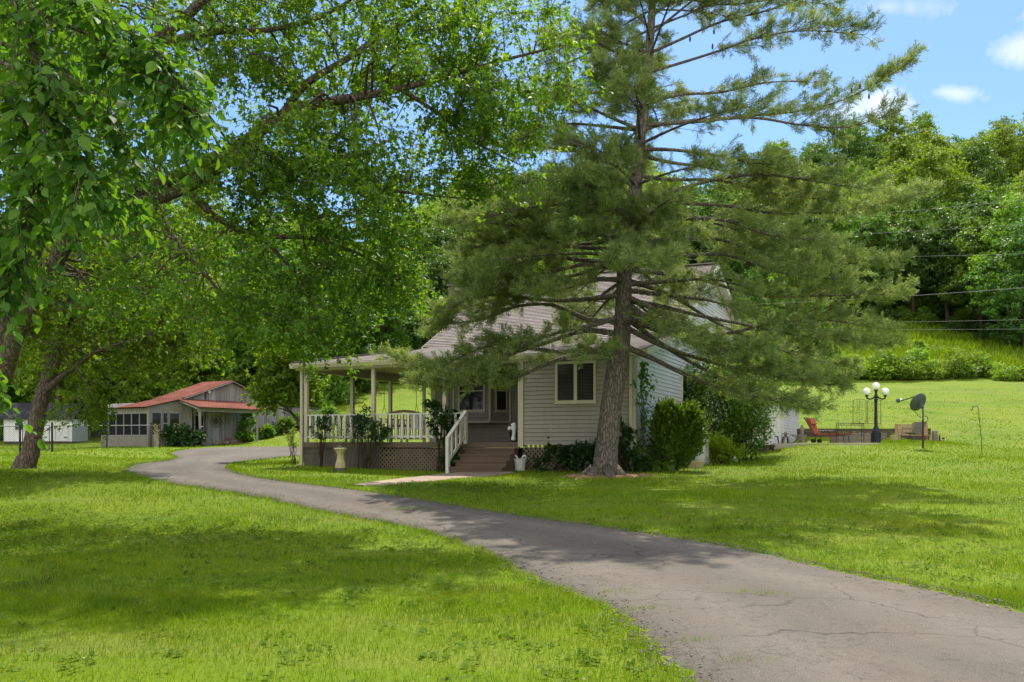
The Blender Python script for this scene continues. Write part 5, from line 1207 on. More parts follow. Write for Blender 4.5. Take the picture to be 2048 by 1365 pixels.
# porch of the barn
pr_ = MB(); n = 18
for k in range(n):
    x = 1.75+k*4.7/n; st = 4.7/n; prf = [(x,0),(x+st*.36,0),(x+st*.42,.022),(x+st*.58,.022),(x+st*.64,0),(x+st,0)]
    pr_.add([(a,-1.85,3.43+h) for a,h in prf]+[(a,-.03,3.92+h) for a,h in prf], [(i,i+1,7+i,6+i) for i in range(5)]); pr_.add([(x,-1.85,3.41),(x+st,-1.85,3.41),(x+st,-.03,3.90),(x,-.03,3.90)], [(0,3,2,1)])
bpart('porch_roof', pr_, 'redroof'); bpart('porch_beam', MB().box(1.95,6.3,-1.58,-1.46,3.2,3.4), 'offwhite')
for x in (2.07, 6.15): bpart('porch_post', MB().tube([(x,-1.52,1.1),(x+.02,-1.52,2.2),(x,-1.52,3.2)], [.08,.07,.075], 8, True, .06), 'offwhite')
bpart('rafter', MB().bar((1.95,-1.5,3.36),(1.95,-.03,3.8),.06,.1).bar((6.3,-1.5,3.36),(6.3,-.03,3.8),.06,.1), 'board')
d_ = bpart('door', MB().box(2.93,3.0,-.05,.0,1.35,3.1).box(3.55,3.62,-.05,.0,1.35,3.1).box(3.0,3.55,-.05,.0,3.02,3.1).box(3.0,3.55,-.05,.0,1.35,1.9).box(3.0,3.55,-.05,0,2.12,2.16), 'greytrim')
bpart('door_screen', MB().quad((3.0,-.02,1.9),(3.55,-.02,1.9),(3.55,-.02,3.02),(3.0,-.02,3.02)), 'screen', d_)
# lean-to: knee wall, screens, frames
bpart('knee_wall', MB().box(-.02,.08,.0,4.0,1.0,1.88).box(.081,2.08,-.02,.07,1.0,1.88), 'offwhite')
bpart('lean_to_header', MB().box(-.02,.08,.0,4.0,3.12,3.36).add([(.0,-.022,3.18),(2.08,-.022,3.18),(2.08,-.022,3.9),(.0,-.022,3.42),(.0,.05,3.18),(2.08,.05,3.18),(2.08,.05,3.9),(.0,.05,3.42)], [(0,1,2,3),(7,6,5,4),(0,4,5,1),(1,5,6,2),(2,6,7,3),(3,7,4,0)]), 'offwhite')
for k in range(6):
    y0 = .06+k*.655; f = bpart('screen_frame', MB().box(-.03,.05,y0,y0+.045,1.88,3.12).box(-.03,.05,y0+.045,y0+.655,1.88,1.93).box(-.03,.05,y0+.045,y0+.655,3.06,3.12), 'greytrim')
    bpart('screen', MB().quad((.01,y0+.045,1.93),(.01,y0+.655,1.93),(.01,y0+.655,3.06),(.01,y0+.045,3.06)), 'screen', f)
for (a, b, mid) in ((.14,.80,False),(.84,1.22,True),(1.26,1.98,False)):
    fm = MB().box(a,a+.05,-.05,.04,1.88,3.18).box(b-.05,b,-.05,.04,1.88,3.18).box(a+.05,b-.05,-.05,.04,3.10,3.18).box(a+.05,b-.05,-.05,.04,1.88,1.94)
    if mid: fm.box(a+.05,b-.05,-.045,.035,2.52,2.58)
    f = bpart('window', fm, 'greytrim'); bpart('pane', MB().quad((a+.05,-.01,1.94),(b-.05,-.01,1.94),(b-.05,-.01,3.10),(a+.05,-.01,3.10)), 'glass', f)
bpart('corner_post', MB().box(2.0,2.14,-.06,.06,1.0,3.95).box(-.05,.1,-.05,.08,1.0,3.4), 'offwhite')
bpart('barn_door', planks(MB(), 3.85, 5.05, -.05, 1.45, 3.2), 'board'); bpart('barn_door', planks(MB(), 5.12, 6.2, -.05, 1.45, 3.2), 'board')
# rusty star wheel on the barn wall
def onbarn(x, y, z): return K+KX*x+KY*y+Vector((0,0,z))
wh = thing('wall_ornament', 'rusty round star shaped ornament hung on the barn door', 'ornament', onbarn(4.4,-.10,2.72), KA)
mb = MB()
for k in range(10):
    an = 2*PI*k/10; c, s = math.cos(an), math.sin(an)
    mb.add([(.06*c-.03*s,-.01,.06*s+.03*c),(.06*c+.03*s,-.01,.06*s-.03*c),(.40*c,-.012,.40*s),(.06*c,-.04,.06*s),(.06*c,.01,.06*s)], [(0,3,2),(3,1,2),(1,4,2),(4,0,2),(0,4,1,3)])
mb.build('blades', M['rust'], wh); MB().tube([(.34*math.cos(2*PI*k/24),-.02,.34*math.sin(2*PI*k/24)) for k in range(25)], .012, 6, False).build('ring', M['rust'], wh)
me_ = thing('electric_meter', 'round silver electric meter on the barn boards', 'meter', onbarn(10.1,-.03,2.85), KA)
MB().lathe([(.2,0),(.2,.12),(.17,.16),(.05,.19),(.001,.19)], (0,0,0), 22, 0, Matrix.Rotation(PI/2,3,'X')).build('dial', M['tank'], me_, True); MB().box(-.1,.1,-.06,-.0,-.55,-.18).build('conduit_box', M['greytrim'], me_)
mt = thing('wall_vent', 'small grey louvred vent on the barn boards', 'vent', onbarn(8.95,-.03,2.62), KA)
mb = MB()
for k in range(4): mb.box(-.16,.16,-.05,-.0,-.16+.09*k,-.10+.09*k)
mb.build('louvres', M['greytrim'], mt)
hl = thing('wall_light', 'small white floodlight under the barn roof edge', 'light', onbarn(3.9,-.12,4.38), KA); MB().sphere((0,0,0), .09, 12, 8).build('bulb', M['globe'], hl, True); MB().bar((0,0,0),(0,.1,.04),.05,.05).build('bracket', M['greytrim'], hl)
def onb(x, y): p = onbarn(x, y, 0); p.z = G(p.x, p.y); return p
sx = thing('wooden_step', 'rough wooden step box in front of the barn doors', 'step', onb(5.5,-.5), KA); MB().box(-.5,.5,-.22,.22,-.05,.24).build('box', M['lattice'], sx); MB().box(-.53,.53,-.25,.25,.241,.27).build('tread', M['lattice'], sx)
for k, (x, y, s, lb) in enumerate([(3.95,-.6,.2,'grey stone under the barn porch beside the post'),(4.8,-.55,.17,'pale stone beside the wooden step of the barn'),(2.35,-1.35,.22,'knobbly pale rock at the base of the barn porch post')]):
    t = thing('rock', lb, 'rock', onb(x,y), k); b = MB().sphere((0,0,s*.5), s, 10, 7, (1.2,.9,.75))
    b.v = [(a*(1+random.uniform(-.14,.14)), c*(1+random.uniform(-.14,.14)), e*(1+random.uniform(-.1,.1))) for a,c,e in b.v]; b.build('stone', M['old_stone'], t)
pz_ = onb(4.1,-.75); tag(MB().add([tuple(onbarn(x,y,z)) for z in (.9,1.335) for x,y in ((1.9,-1.75),(6.4,-1.75),(6.4,-.05),(1.9,-.05))], [(3,2,1,0),(4,5,6,7),(0,1,5,4),(1,2,6,5),(2,3,7,6),(3,0,4,7)]).build('barn_porch_floor', M['block'], None), kind='structure')
# shrubs round the barn
shrub('ivy_bush', 'dense dark ivy bush in front of the barn lean to windows', 'bush', onb(1.4,-1.1), [((0,0,.5),(.9,.7,.55)),((.7,-.3,.35),(.6,.5,.4)),((-.7,.2,.5),(.5,.5,.5))], 3200, .16, OVATE, M['shrub_dark'], 7)
shrub('tall_weed', 'tall bright leafy plant by the outer barn porch post', 'plant', onb(5.9,-.9), [((0,0,.9),(.4,.35,.6)),((.05,0,1.5),(.3,.3,.3)),((-.1,0,.4),(.45,.4,.35))], 1100, .2, OVATE, M['shrub_mid'], 7)
for k, (x, y, r, lb) in enumerate([(7.4,-.8,.55,'low hydrangea bush just past the barn porch post'),(8.9,-.8,.7,'middle hydrangea bush below the vent on the barn wall'),(10.6,-.9,.8,'rounded hydrangea bush below the electric meter'),(12.4,-1.0,.85,'hydrangea bush by the small ornamental tree trunk')]):
    shrub('hydrangea_bush', lb, 'bush', onb(x,y), [((0,0,r*.6),(r,r*.8,r*.65)),((r*.4,0,r*.8),(r*.6,r*.6,r*.5))], 1300, .17, OVATE, M['shrub_mid'], 6, 'hydrangeas along the barn wall')
# ------------------------------------------------------------------ white shed, chain link fence
ws_ = gx(76, 58.5); shed = thing('white_shed', 'white board shed with dark roof behind the black fence gate', 'shed', (ws_.x, ws_.y, 1.35), .12)
M['whiteboard'] = pm('white_board', (.66,.67,.66), .65, .25, var=.12, vs=2, bs=50, bump=.1)
M['darkroof'] = pm('dark_felt_roof', (.035,.036,.04), .9, .15, var=.3, vs=4, bs=60, bump=.4)
sp2 = lambda nm, mb, m, par=None: mb.build(nm, M[m], par or shed)
sp2('wall', MB().box(-2.1,2.1,0,3.0,.25,1.72), 'whiteboard')
bt = MB()
for k in range(14): bt.box(-2.08+.3*k,-2.05+.3*k,-.015,-.002,.25,1.7)
sp2('batten', bt, 'whiteboard'); sp2('skid', MB().box(-2.1,2.1,.02,2.9,-.1,.248), 'timber')
sp2('roof', MB().add([(-2.3,-.35,1.68),(2.3,-.35,1.68),(2.3,1.5,2.75),(-2.3,1.5,2.75),(-2.3,3.35,1.68),(2.3,3.35,1.68),(-2.3,-.35,1.74),(2.3,-.35,1.74),(2.3,1.5,2.82),(-2.3,1.5,2.82),(-2.3,3.35,1.74),(2.3,3.35,1.74)], [(6,7,8,9),(9,8,11,10),(1,0,3,2),(2,3,4,5),(0,1,7,6),(4,10,11,5),(0,6,9,3),(3,9,10,4),(1,2,8,7),(2,5,11,8)]), 'darkroof')
w_ = sp2('window', MB().box(-1.45,-.82,-.05,-.016,.95,1.0).box(-1.45,-.82,-.05,-.016,1.45,1.5).box(-1.45,-1.39,-.05,-.016,1.0,1.45).box(-.88,-.82,-.05,-.016,1.0,1.45).box(-1.16,-1.11,-.05,-.016,1.0,1.45), 'whiteboard')
sp2('pane', MB().quad((-1.39,-.02,1.0),(-.88,-.02,1.0),(-.88,-.02,1.45),(-1.39,-.02,1.45)), 'glass', w_)
for a, b in ((.35,1.1),(1.12,1.87)):
    d_ = sp2('door', MB().box(a,b-.02,-.045,-.018,.28,1.65).bar((a+.05,-.055,.4),(b-.08,-.055,1.5),.07,.02,(0,1,0)), 'whiteboard')
    for z in (.5,1.4): sp2('hinge', MB().box(a+.02 if a < 1 else b-.25,a+.22 if a < 1 else b-.04,-.07,-.056,z,z+.06), 'black', d_)
fence = thing('chain_link_fence', 'black chain link fence with a double gate across the side lawn', 'fence', (0,0,0))
FP = [(-120,38.5),(-40,38.7),(40,39.0),(104,39.5),(214,45.0),(302,47.2)]
fpts = [gx(u, Y) for u, Y in FP]
for k, p in enumerate(fpts):
    MB().tube([p+Vector((0,0,-.1)), p+Vector((0,0,1.24))], .045 if k in (2,3) else .03, 8).sphere(p+Vector((0,0,1.26)), .05, 8, 5).build('fence_post', M['black'], fence)
for k in range(len(fpts)-1):
    a, b = fpts[k], fpts[k+1]; gate = (k == 2); par = fence
    if gate:
        d = (b-a).normalized(); a = a+d*.1; b = b-d*.1
        g_ = MB(); u3 = Vector((0,0,1))
        g_.tube([a+u3*.1,a+u3*1.18,b+u3*1.18,b+u3*.1,a+u3*.1], .022, 7).tube([a.lerp(b,.5)+u3*.1,a.lerp(b,.5)+u3*1.18], .02, 6).bar(a+u3*.15,a.lerp(b,.5)+u3*1.1,.02,.02).bar(b+u3*.15,a.lerp(b,.5)+u3*1.1,.02,.02)
        par = g_.build('gate', M['black'], fence)
    else: MB().tube([a+Vector((0,0,1.16)), b+Vector((0,0,1.16))], .022, 7).build('top_rail', M['greytrim'], fence)
    L = (b-a).length; s0 = np.array([]); P0, P1 = [], []
    for x in np.arange(-1.1, L, .10):
        for sg in (1,-1):
            f0, f1 = (x, x+1.1) if sg > 0 else (x+1.1, x); z0, z1 = .06, 1.16
            def cl(f, fo, z, zo):
                if f < 0: return 0.0, z+(zo-z)*(0-f)/(fo-f)
                if f > L: return L, z+(zo-z)*(L-f)/(fo-f)
                return f, z
            if (f0 < 0 and f1 < 0) or (f0 > L and f1 > L): continue
            A, za = cl(f0,f1,z0,z1); B, zb_ = cl(f1,f0,z1,z0)
            if abs(A-B) < .02: continue
            P0.append(a.lerp(b,A/L)+Vector((0,0,za))); P1.append(a.lerp(b,B/L)+Vector((0,0,zb_)))
    v, f = sticks(np.array(P0), np.array(P1), np.full(len(P0),.0042), np.full(len(P0),.0042)); np_mesh('mesh', v, [f], M['black'], par)
rp = gx(313, 46.6); ro = thing('mesh_roll', 'pale tattered strip of mesh hanging at the end of the fence', 'netting', rp, .5); mb = MB()
for k in range(16):
    for j in range(5):
        z = .04+k*.075; w = .13*(1-.45*(1-z/1.2)); x = -w+2*w*j/4; mb.bar((x,random.uniform(-.02,.02),z),(x+w*.5*random.choice((-1,1)),random.uniform(-.02,.02),z+.08),.022,.012)
mb.build('netting', M['concrete'], ro); MB().tube([(.16,0,-.1),(.16,0,1.28)], .025, 7).build('stake', M['black'], ro)
# ------------------------------------------------------------------ wooded hill
rng = np.random.default_rng(101); random.seed(99)
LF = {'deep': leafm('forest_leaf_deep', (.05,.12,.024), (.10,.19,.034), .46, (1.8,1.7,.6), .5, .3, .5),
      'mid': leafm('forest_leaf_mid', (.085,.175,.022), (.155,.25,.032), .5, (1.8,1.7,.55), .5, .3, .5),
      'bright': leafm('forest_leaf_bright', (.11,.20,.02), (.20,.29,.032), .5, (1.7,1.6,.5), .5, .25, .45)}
def proto(h, rad, seed, ncl, nl, ls, lm, low=.28, lean=0.0):
    g = np.random.default_rng(seed); root = thing('forest_tree', 'tree', 'tree', (0,0,-500))
    mb = MB(); tp = [(lean*f*h, 0.1*math.sin(5*f+seed)*f*2, h*.86*f-.6) for f in (0,.2,.4,.6,.8,1)]; mb.tube(tp, [h*.019*(1-.9*f)+.03 for f in (0,.2,.4,.6,.8,1)], 8, True, .08)
    # crown: rounded lobes on limbs, leaf faces in clusters on each lobe
    nlob = 15; lob = []
    for k in range(nlob):
        f = low+(1-low)*((k+.5)/nlob); an = k*2.4+g.uniform(-.5,.5); prof = math.sin(min(1,max(.0,(f-low)/(1-low))*.86+.13)*PI)**.7
        R = rad*prof*g.uniform(.45,.8); c = np.array([R*math.cos(an)+lean*f*h, R*math.sin(an), h*f*.93]); lob.append((c, rad*g.uniform(.36,.58)*(.55+.45*prof)))
        s = np.array(tp[min(5,int(f*5))]); mb.tube([tuple(s), tuple(s*.45+c*.55+np.array([0,0,.2])), tuple(c)], [.09,.06,.025], 5)
    lob.append((np.array([lean*h,0,h*.94]), rad*.4))
    lc = np.array([l[0] for l in lob]); lr = np.array([l[1] for l in lob]); w = lr**2/np.sum(lr**2)
    bi = g.choice(len(lob), ncl, p=w); d = unit(g.normal(size=(ncl,3))+np.array([0,0,.25])); cc = lc[bi]+d*(lr[bi]*(.6+.62*g.random(ncl)**1.2))[:,None]*np.array([1,1,.85])
    n = ncl*nl; ci = np.repeat(np.arange(ncl), nl); o = g.normal(0,1,(n,3))*np.array([.42,.42,.24])*rad*.16
    pos = cc[ci]+o; out = d[ci]
    ax = unit(out*.5+g.normal(size=(n,3))*.6+np.array([0,0,-.45])); nr = unit(out*.55+g.normal(size=(n,3))*.45+np.array([0,0,.75]))
    leaves('crown', pos, ax, nr, ls*g.uniform(.6,1.3,n), MAPLE, LF[lm], root); mb.build('trunk', M['twig'], root, True)
    return root
PR = {'deep': [proto(17,5.2,1,390,24,.44,'deep'), proto(19,5.6,2,410,24,.44,'deep',.2)],
      'mid': [proto(16,5.0,3,390,24,.42,'mid'), proto(18,4.6,4,390,24,.42,'mid',.25,.03), proto(14,4.8,5,370,24,.42,'mid',.2)],
      'bright': [proto(16,5.2,6,390,24,.42,'bright',.3), proto(20,5.0,7,380,24,.42,'bright',.35,-.03)]}
TXT = {'deep': 'dark green tree standing in the woods on the hillside', 'mid': 'mid green tree standing in the woods on the hillside', 'bright': 'light yellow green tree standing in the woods on the hillside'}
used = set(); ntree = 0
def plant(kind, x, y, s, label=None, k=None, sz=1.0, low=0):
    global ntree
    pr = random.choice(PR[kind]) if k is None else PR[kind][k]
    t = pr if pr.name not in used else copy_tree(pr); used.add(pr.name)
    t.location = (x, y, G(x,y)-.3-low); t.rotation_euler = (0,0,random.uniform(0,2*PI)); t.scale = (s*random.uniform(.9,1.15), s*random.uniform(.9,1.15), s*sz)
    t['label'] = label or TXT[kind]; t['group'] = 'trees of the wooded hillside'+('' if label else ', '+kind+' green'); ntree += 1
    return t
# forest edge: (photo column, distance)
EDGE = [(-420,66),(0,66),(300,67),(480,66),(620,65),(700,72),(790,80),(860,88),(1000,94),(1300,99),(1560,104),(1640,106),(1700,113),(1850,110),(1950,101),(2048,95),(2200,90),(2700,88)]
eu = [e[0] for e in EDGE]; ey = [e[1] for e in EDGE]
def edge(u): return float(np.interp(u, eu, ey))
NAMED = {1900:('mid','tall bushy tree whose crown stands highest on the skyline by the clouds'), 2010:('bright','bright rounded tree at the sunny crest of the wood'), 1745:('mid','open topped tree with loose twigs against the blue sky'), 2040:('deep','dark overhanging tree at the lower corner of the hillside field')}
row = 0; Y0 = 0
while row < 15:
    off = row*6.3+row*row*.10
    if off > 118: break
    u = -420+random.uniform(0,60)
    while u < 2750:
        Y = edge(u)+off+random.uniform(-2.2,2.2)+1.5
        lim_ = 172 if u > 1500 else (150 if u > 800 else 128)
        if Y < lim_:
            x = (u-1024)/F*Y; h = random.random()
            far = u > 1450
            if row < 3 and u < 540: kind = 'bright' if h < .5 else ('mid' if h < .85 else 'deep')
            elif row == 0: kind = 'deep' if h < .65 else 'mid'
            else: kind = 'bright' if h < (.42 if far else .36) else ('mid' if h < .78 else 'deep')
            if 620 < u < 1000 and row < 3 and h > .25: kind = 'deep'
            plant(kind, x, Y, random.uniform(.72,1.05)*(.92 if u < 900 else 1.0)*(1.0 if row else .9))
        u += (5.0+row*.22)*F/Y*random.uniform(.8,1.2)
    row += 1
# the ones that stand out: light crowns low on the slope behind the barn and above the roof ridge
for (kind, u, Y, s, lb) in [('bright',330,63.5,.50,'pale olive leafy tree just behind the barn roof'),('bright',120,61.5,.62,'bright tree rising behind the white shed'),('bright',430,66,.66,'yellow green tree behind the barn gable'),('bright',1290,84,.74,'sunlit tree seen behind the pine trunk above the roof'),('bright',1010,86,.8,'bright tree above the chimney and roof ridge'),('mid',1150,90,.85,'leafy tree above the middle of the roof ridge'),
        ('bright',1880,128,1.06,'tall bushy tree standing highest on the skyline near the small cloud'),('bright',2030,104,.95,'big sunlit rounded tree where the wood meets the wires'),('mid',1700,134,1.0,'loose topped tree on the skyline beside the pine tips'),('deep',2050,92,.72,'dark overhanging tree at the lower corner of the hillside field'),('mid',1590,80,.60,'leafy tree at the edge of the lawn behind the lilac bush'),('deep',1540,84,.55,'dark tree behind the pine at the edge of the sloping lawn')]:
    plant(kind, (u-1024)/F*Y, Y, s, lb)
print('forest trees', ntree)
# understorey along the edge of the wood: shrubs copied from three
SB = []
for k, (lm, sz) in enumerate((('deep',.30),('mid',.28),('bright',.26))):
    t = thing('woodland_shrub', 'x', 'shrub', (0,0,-500)); g = np.random.default_rng(50+k); n = 1700
    lobes = np.array([(0,0,.9),(.7,.2,.6),(-.7,-.1,.65),(.1,.7,.6),(.1,-.7,.6),(.3,0,1.4)]); li = g.integers(0,6,n)
    dd = unit(g.normal(size=(n,3))+np.array([0,0,.2])); pos = lobes[li]+dd*(.35+.4*g.random((n,1)))*np.array([1,1,.8]); pos[:,2] = np.abs(pos[:,2])
    leaves('foliage', pos, unit(dd*.6+g.normal(size=(n,3))*.6), unit(dd*.4+g.normal(size=(n,3))*.5+np.array([0,0,.8])), sz*.75*g.uniform(.6,1.3,n), MAPLE, LF[lm], t)
    mb = MB()
    for i in range(6): mb.tube([(0,0,-.2), tuple(lobes[i])], [.04,.015], 5)
    mb.build('stem', M['twig'], t); SB.append(t)
usedS = set()
def bush(k, x, y, s, label, group, sz=1.0):
    t = SB[k] if k not in usedS else copy_tree(SB[k]); usedS.add(k)
    t.location = (x, y, G(x,y)-.1); t.rotation_euler = (0,0,random.uniform(0,6.28)); t.scale = (s*random.uniform(.85,1.2), s*random.uniform(.85,1.2), s*sz*random.uniform(.85,1.2)); t['label'] = label; t['group'] = group
KN = ['dark','mid green','light green']
u = -100
while u < 2300:
    Y = edge(u)-random.uniform(.2,2.0); k = random.choice((0,0,0,1,1,2))
    bush(k, (u-1024)/F*Y, Y, random.uniform(.8,1.5), KN[k]+' shrub at the foot of the hillside woods', 'woodland edge shrubs, '+KN[k])
    u += 2.6*F/Y*random.uniform(.7,1.4)
u = -100
while u < 2300:
    Y = edge(u)+random.uniform(1.5,6.5); k = random.choice((0,0,1,1,2))
    bush(k, (u-1024)/F*Y, Y, random.uniform(1.5,2.4), KN[k]+' shrub at the foot of the hillside woods', 'woodland edge shrubs, '+KN[k], 1.25)
    u += 4.2*F/Y*random.uniform(.7,1.4)
# the belt of sunny shrubs between lawn and field
random.seed(12); u = 1600
while u < 2120:
    for _ in range(2):
        Y = 75.2+random.uniform(0,2.4) if u < 1990 else 73.5+random.uniform(0,2); k = random.choice((1,2,2,2)); s = random.uniform(.7,1.25)*(1.1 if u < 1960 else .75)
        bush(k, (u+random.uniform(-12,12)-1024)/F*Y, Y, s, KN[k]+' shrub in the belt between the mown lawn and the field', 'shrub belt on the slope, '+KN[k], .9)
    u += 21*random.uniform(.75,1.2)
for (u, Y, k, s) in [(1590,78,0,1.9),(1625,80,0,1.7),(1560,76,1,1.5),(1665,79,1,1.5)]: bush(k, (u-1024)/F*Y, Y, s, KN[k]+' shrub massed at the lawn corner behind the pine tips', 'shrubs at the lawn corner, '+KN[k])
sap = proto(3.0,.75,31,60,14,.30,'bright',.25); sap.location = tuple(gx(1838,80)-Vector((0,0,.1))); sap.name = 'sapling'; sap['label'] = 'slender bright sapling rising above the shrub belt'; sap['category'] = 'tree'
# ------------------------------------------------------------------ grass, clover, litter
rng = np.random.default_rng(404)
def grass_blade():
    t = NT('grass_blade'); g = t.n('ShaderNodeNewGeometry'); v = t.coord()
    c = t.ramp(g.outputs['Random Per Island'], [(0, (.074,.162,.004)), (.8, (.178,.275,.006)), (.93, (.22,.285,.015)), (1, (.33,.28,.09))])
    c = t.mix(c, (.21,.23,.03), t.ramp(t.noise(v, .55, 4, .6), [(.52, 0), (.72, .7)]))
    c = t.mix(c, (.045,.115,.008), t.ramp(t.noise(v, .9, 5, .65), [(.5, 0), (.68, .75)]))
    c = t.mix(c, (.20,.155,.06), t.ramp(t.noise(v, 2.6, 4, .65), [(.60, 0), (.74, .6)]))
    c = t.mix(c, (.22,.275,.015), t.ramp(t.noise(t.coord((.12,.9,1), (0,0,.5)), 1.2, 3, .5), [(.48, 0), (.62, .45)]))
    p = t.principled(c, .6, .07); tl = t.n('ShaderNodeBsdfTranslucent'); t.l(t.mix(c, (1.6,1.6,.5), 1.0, 'MULTIPLY'), tl.inputs['Color'])
    mx_ = t.n('ShaderNodeMixShader'); mx_.inputs[0].default_value = .34; t.l(p.outputs[0], mx_.inputs[1]); t.l(tl.outputs[0], mx_.inputs[2]); return t.end(mx_)
M['grass'] = grass_blade()
M['clover'] = leafm('clover_leaf', (.06,.13,.012), (.12,.19,.022), .3, (1.6,1.6,.6), .7, .08, .0)
HPOLY = np.array([tuple(H(t,d).xy) for t, d in ((-7.4,-.0),(-1.75,-.0),(-1.75,-1.25),(0,-1.25),(0,0),(3.4,0),(3.4,11),(5.3,11),(5.3,12),(9,12),(9,20),(3.4,20),(-7.4,8.2))])
BARN = np.array([tuple((K+KX*x+KY*y).xy) for x, y in ((0,0),(1.9,0),(1.9,-1.8),(6.4,-1.8),(6.4,0),(13,0),(13,5),(0,5))])
def scatter(y0, y1, dens, half=.62, mx=2.5):
    A = (y1-y0)*(half*(y0+y1)+2*mx); n = int(A*dens)
    y = np.sqrt(rng.uniform(y0*y0, y1*y1, n)); x = rng.uniform(-1,1,n)*(half*y+mx)
    k = ~(inpoly(x,y,DRIVE) | inpoly(x,y,WALK) | inpoly(x,y,HPOLY) | inpoly(x,y,BARN)) & (((x-PINE.x)/1.05)**2+((y-PINE.y)/.75)**2 > rng.uniform(.5,1.1,n))
    return x[k], y[k]
def nz2(x, y, s, ph=0.0): return .5+.25*(np.sin(x*s+1.7*np.sin(y*s*.7+ph)+ph)+np.sin(y*s*1.1+1.3*np.sin(x*s*.8+ph*2)))
VV, Q4, T3, base = [], [], [], 0
def blades(x, y, h, w, lean):
    global base
    n = len(x); z = gz(x, y)-.004; an = rng.uniform(0,2*PI,n); ca, sa = np.cos(an), np.sin(an); l = lean*rng.uniform(.2,1.3,n)*h; la = rng.uniform(0,2*PI,n)
    p = np.stack([x,y,z],1); s = np.stack([ca,sa,np.zeros(n)],1)*(w*.5)[:,None]; d = np.stack([np.cos(la)*l, np.sin(la)*l, h],1)
    m = p+d*np.array([.42,.42,.62]); t = p+d
    V = np.stack([p-s, p+s, m+s*.75, m-s*.75, t], 1); VV.append(V.reshape(-1,3))
    b = base+np.arange(n)*5; Q4.append(np.stack([b,b+1,b+2,b+3],1)); T3.append(np.stack([b+3,b+2,b+4],1)); base += 5*n
for (y0,y1,dn,h0,w0) in ((3.2,9,2600,.052,.0042),(9,14,1300,.052,.0062),(14,22,520,.055,.010),(22,34,190,.06,.017),(34,72,42,.065,.032)):
    x, y = scatter(y0, y1, dn); c = nz2(x,y,.9)*nz2(x,y,2.3,1.0); k = (rng.uniform(0,1,len(x)) < .45+1.2*c) & (rng.uniform(0,1,len(x)) < np.clip((72-y)/34, 0, 1))
    x, y = x[k], y[k]; c = nz2(x,y,1.7,2.0)
    blades(x, y, h0*(.55+.75*c)*rng.uniform(.6,1.5,len(x)), w0*rng.uniform(.7,1.3,len(x)), .75)
# longer fringe along the edges of the drive
for side, sg in ((Vd[:,0,:2],-1),(Vd[:,-1,:2],1)):
    seg = np.linalg.norm(np.diff(side,axis=0),axis=1); cum = np.concatenate([[0],np.cumsum(seg)]); n = 15000; t = rng.uniform(0,cum[-1],n)
    x = np.interp(t,cum,side[:,0]); y = np.interp(t,cum,side[:,1]); i = np.clip(np.searchsorted(cum,t)-1,0,len(seg)-1); dv = (side[i+1]-side[i])/np.maximum(seg[i],1e-6)[:,None]
    o = rng.exponential(.07,n)-.06; nx_, ny_ = sg*dv[:,1]*-1 if False else dv[:,1]*sg, -dv[:,0]*sg
    x = x+nx_*o; y = y+ny_*o; k = (rng.uniform(0,1,n) < np.clip(9/np.maximum(y,3),.25,1)) & (y > 3) & (y < 45); x, y = x[k], y[k]
    blades(x, y, .06*rng.uniform(.5,1.7,len(x)), np.clip(.0055*y/9,.0045,.02), .9)
x, y = scatter(35.2, 37.6, 260, .62, 0); k = (x > 12.5) & (x < 18); blades(x[k], y[k], .10*rng.uniform(.5,1.6,k.sum()), np.full(k.sum(),.018), .6)
# rough tall grass of the field above the shrub belt
n = 42000; u = rng.uniform(1540, 2200, n); y = rng.uniform(77, 113, n); x = (u-1024)/F*y; c = nz2(x,y,.35,.3)*nz2(x,y,1.1,1.4)
k = (y < np.interp(u, eu, ey)-1) & (rng.uniform(0,1,n) < .25+1.4*c); x, y = x[k], y[k]; blades(x, y, rng.uniform(.25,.8,len(x)), rng.uniform(.05,.11,len(x)), .5)
Vg = np.concatenate(VV); g_ = np_mesh('grass', Vg, [np.concatenate(Q4), np.concatenate(T3)], M['grass']); tag(g_, kind='stuff')
print('blades', base//5)
x, y = scatter(4, 21, 95); c = nz2(x,y,.55,.6); k = rng.uniform(0,1,len(x)) < np.clip((c-.42)*3,0.03,1)*np.where(x < 1, 1, .25); x, y = x[k], y[k]; m = len(x)
x = np.repeat(x,5)+rng.normal(0,.05,m*5); y = np.repeat(y,5)+rng.normal(0,.05,m*5); n = len(x); pos = np.stack([x,y,gz(x,y)+rng.uniform(.025,.06,n)],1)
tag(leaves('clover_leaves', pos, rdir(n)*np.array([1,1,.25]), rdir(n)*.35+np.array([0,0,1.]), rng.uniform(.025,.055,n), OVATE, M['clover']), kind='stuff')
# weeds with broader leaves in the near lawn
x, y = scatter(4.2, 15, 5); m = len(x); cx_ = np.repeat(x, 9)+rng.normal(0,.05,m*9); cy_ = np.repeat(y, 9)+rng.normal(0,.05,m*9); n = m*9
tag(leaves('weed_leaves', np.stack([cx_, cy_, gz(cx_,cy_)+.015],1), rdir(n)*np.array([1,1,.3])+np.array([0,0,.3]), rdir(n)*.4+np.array([0,0,1.]), rng.uniform(.03,.065,n), OVATE, M['clover']), kind='stuff')
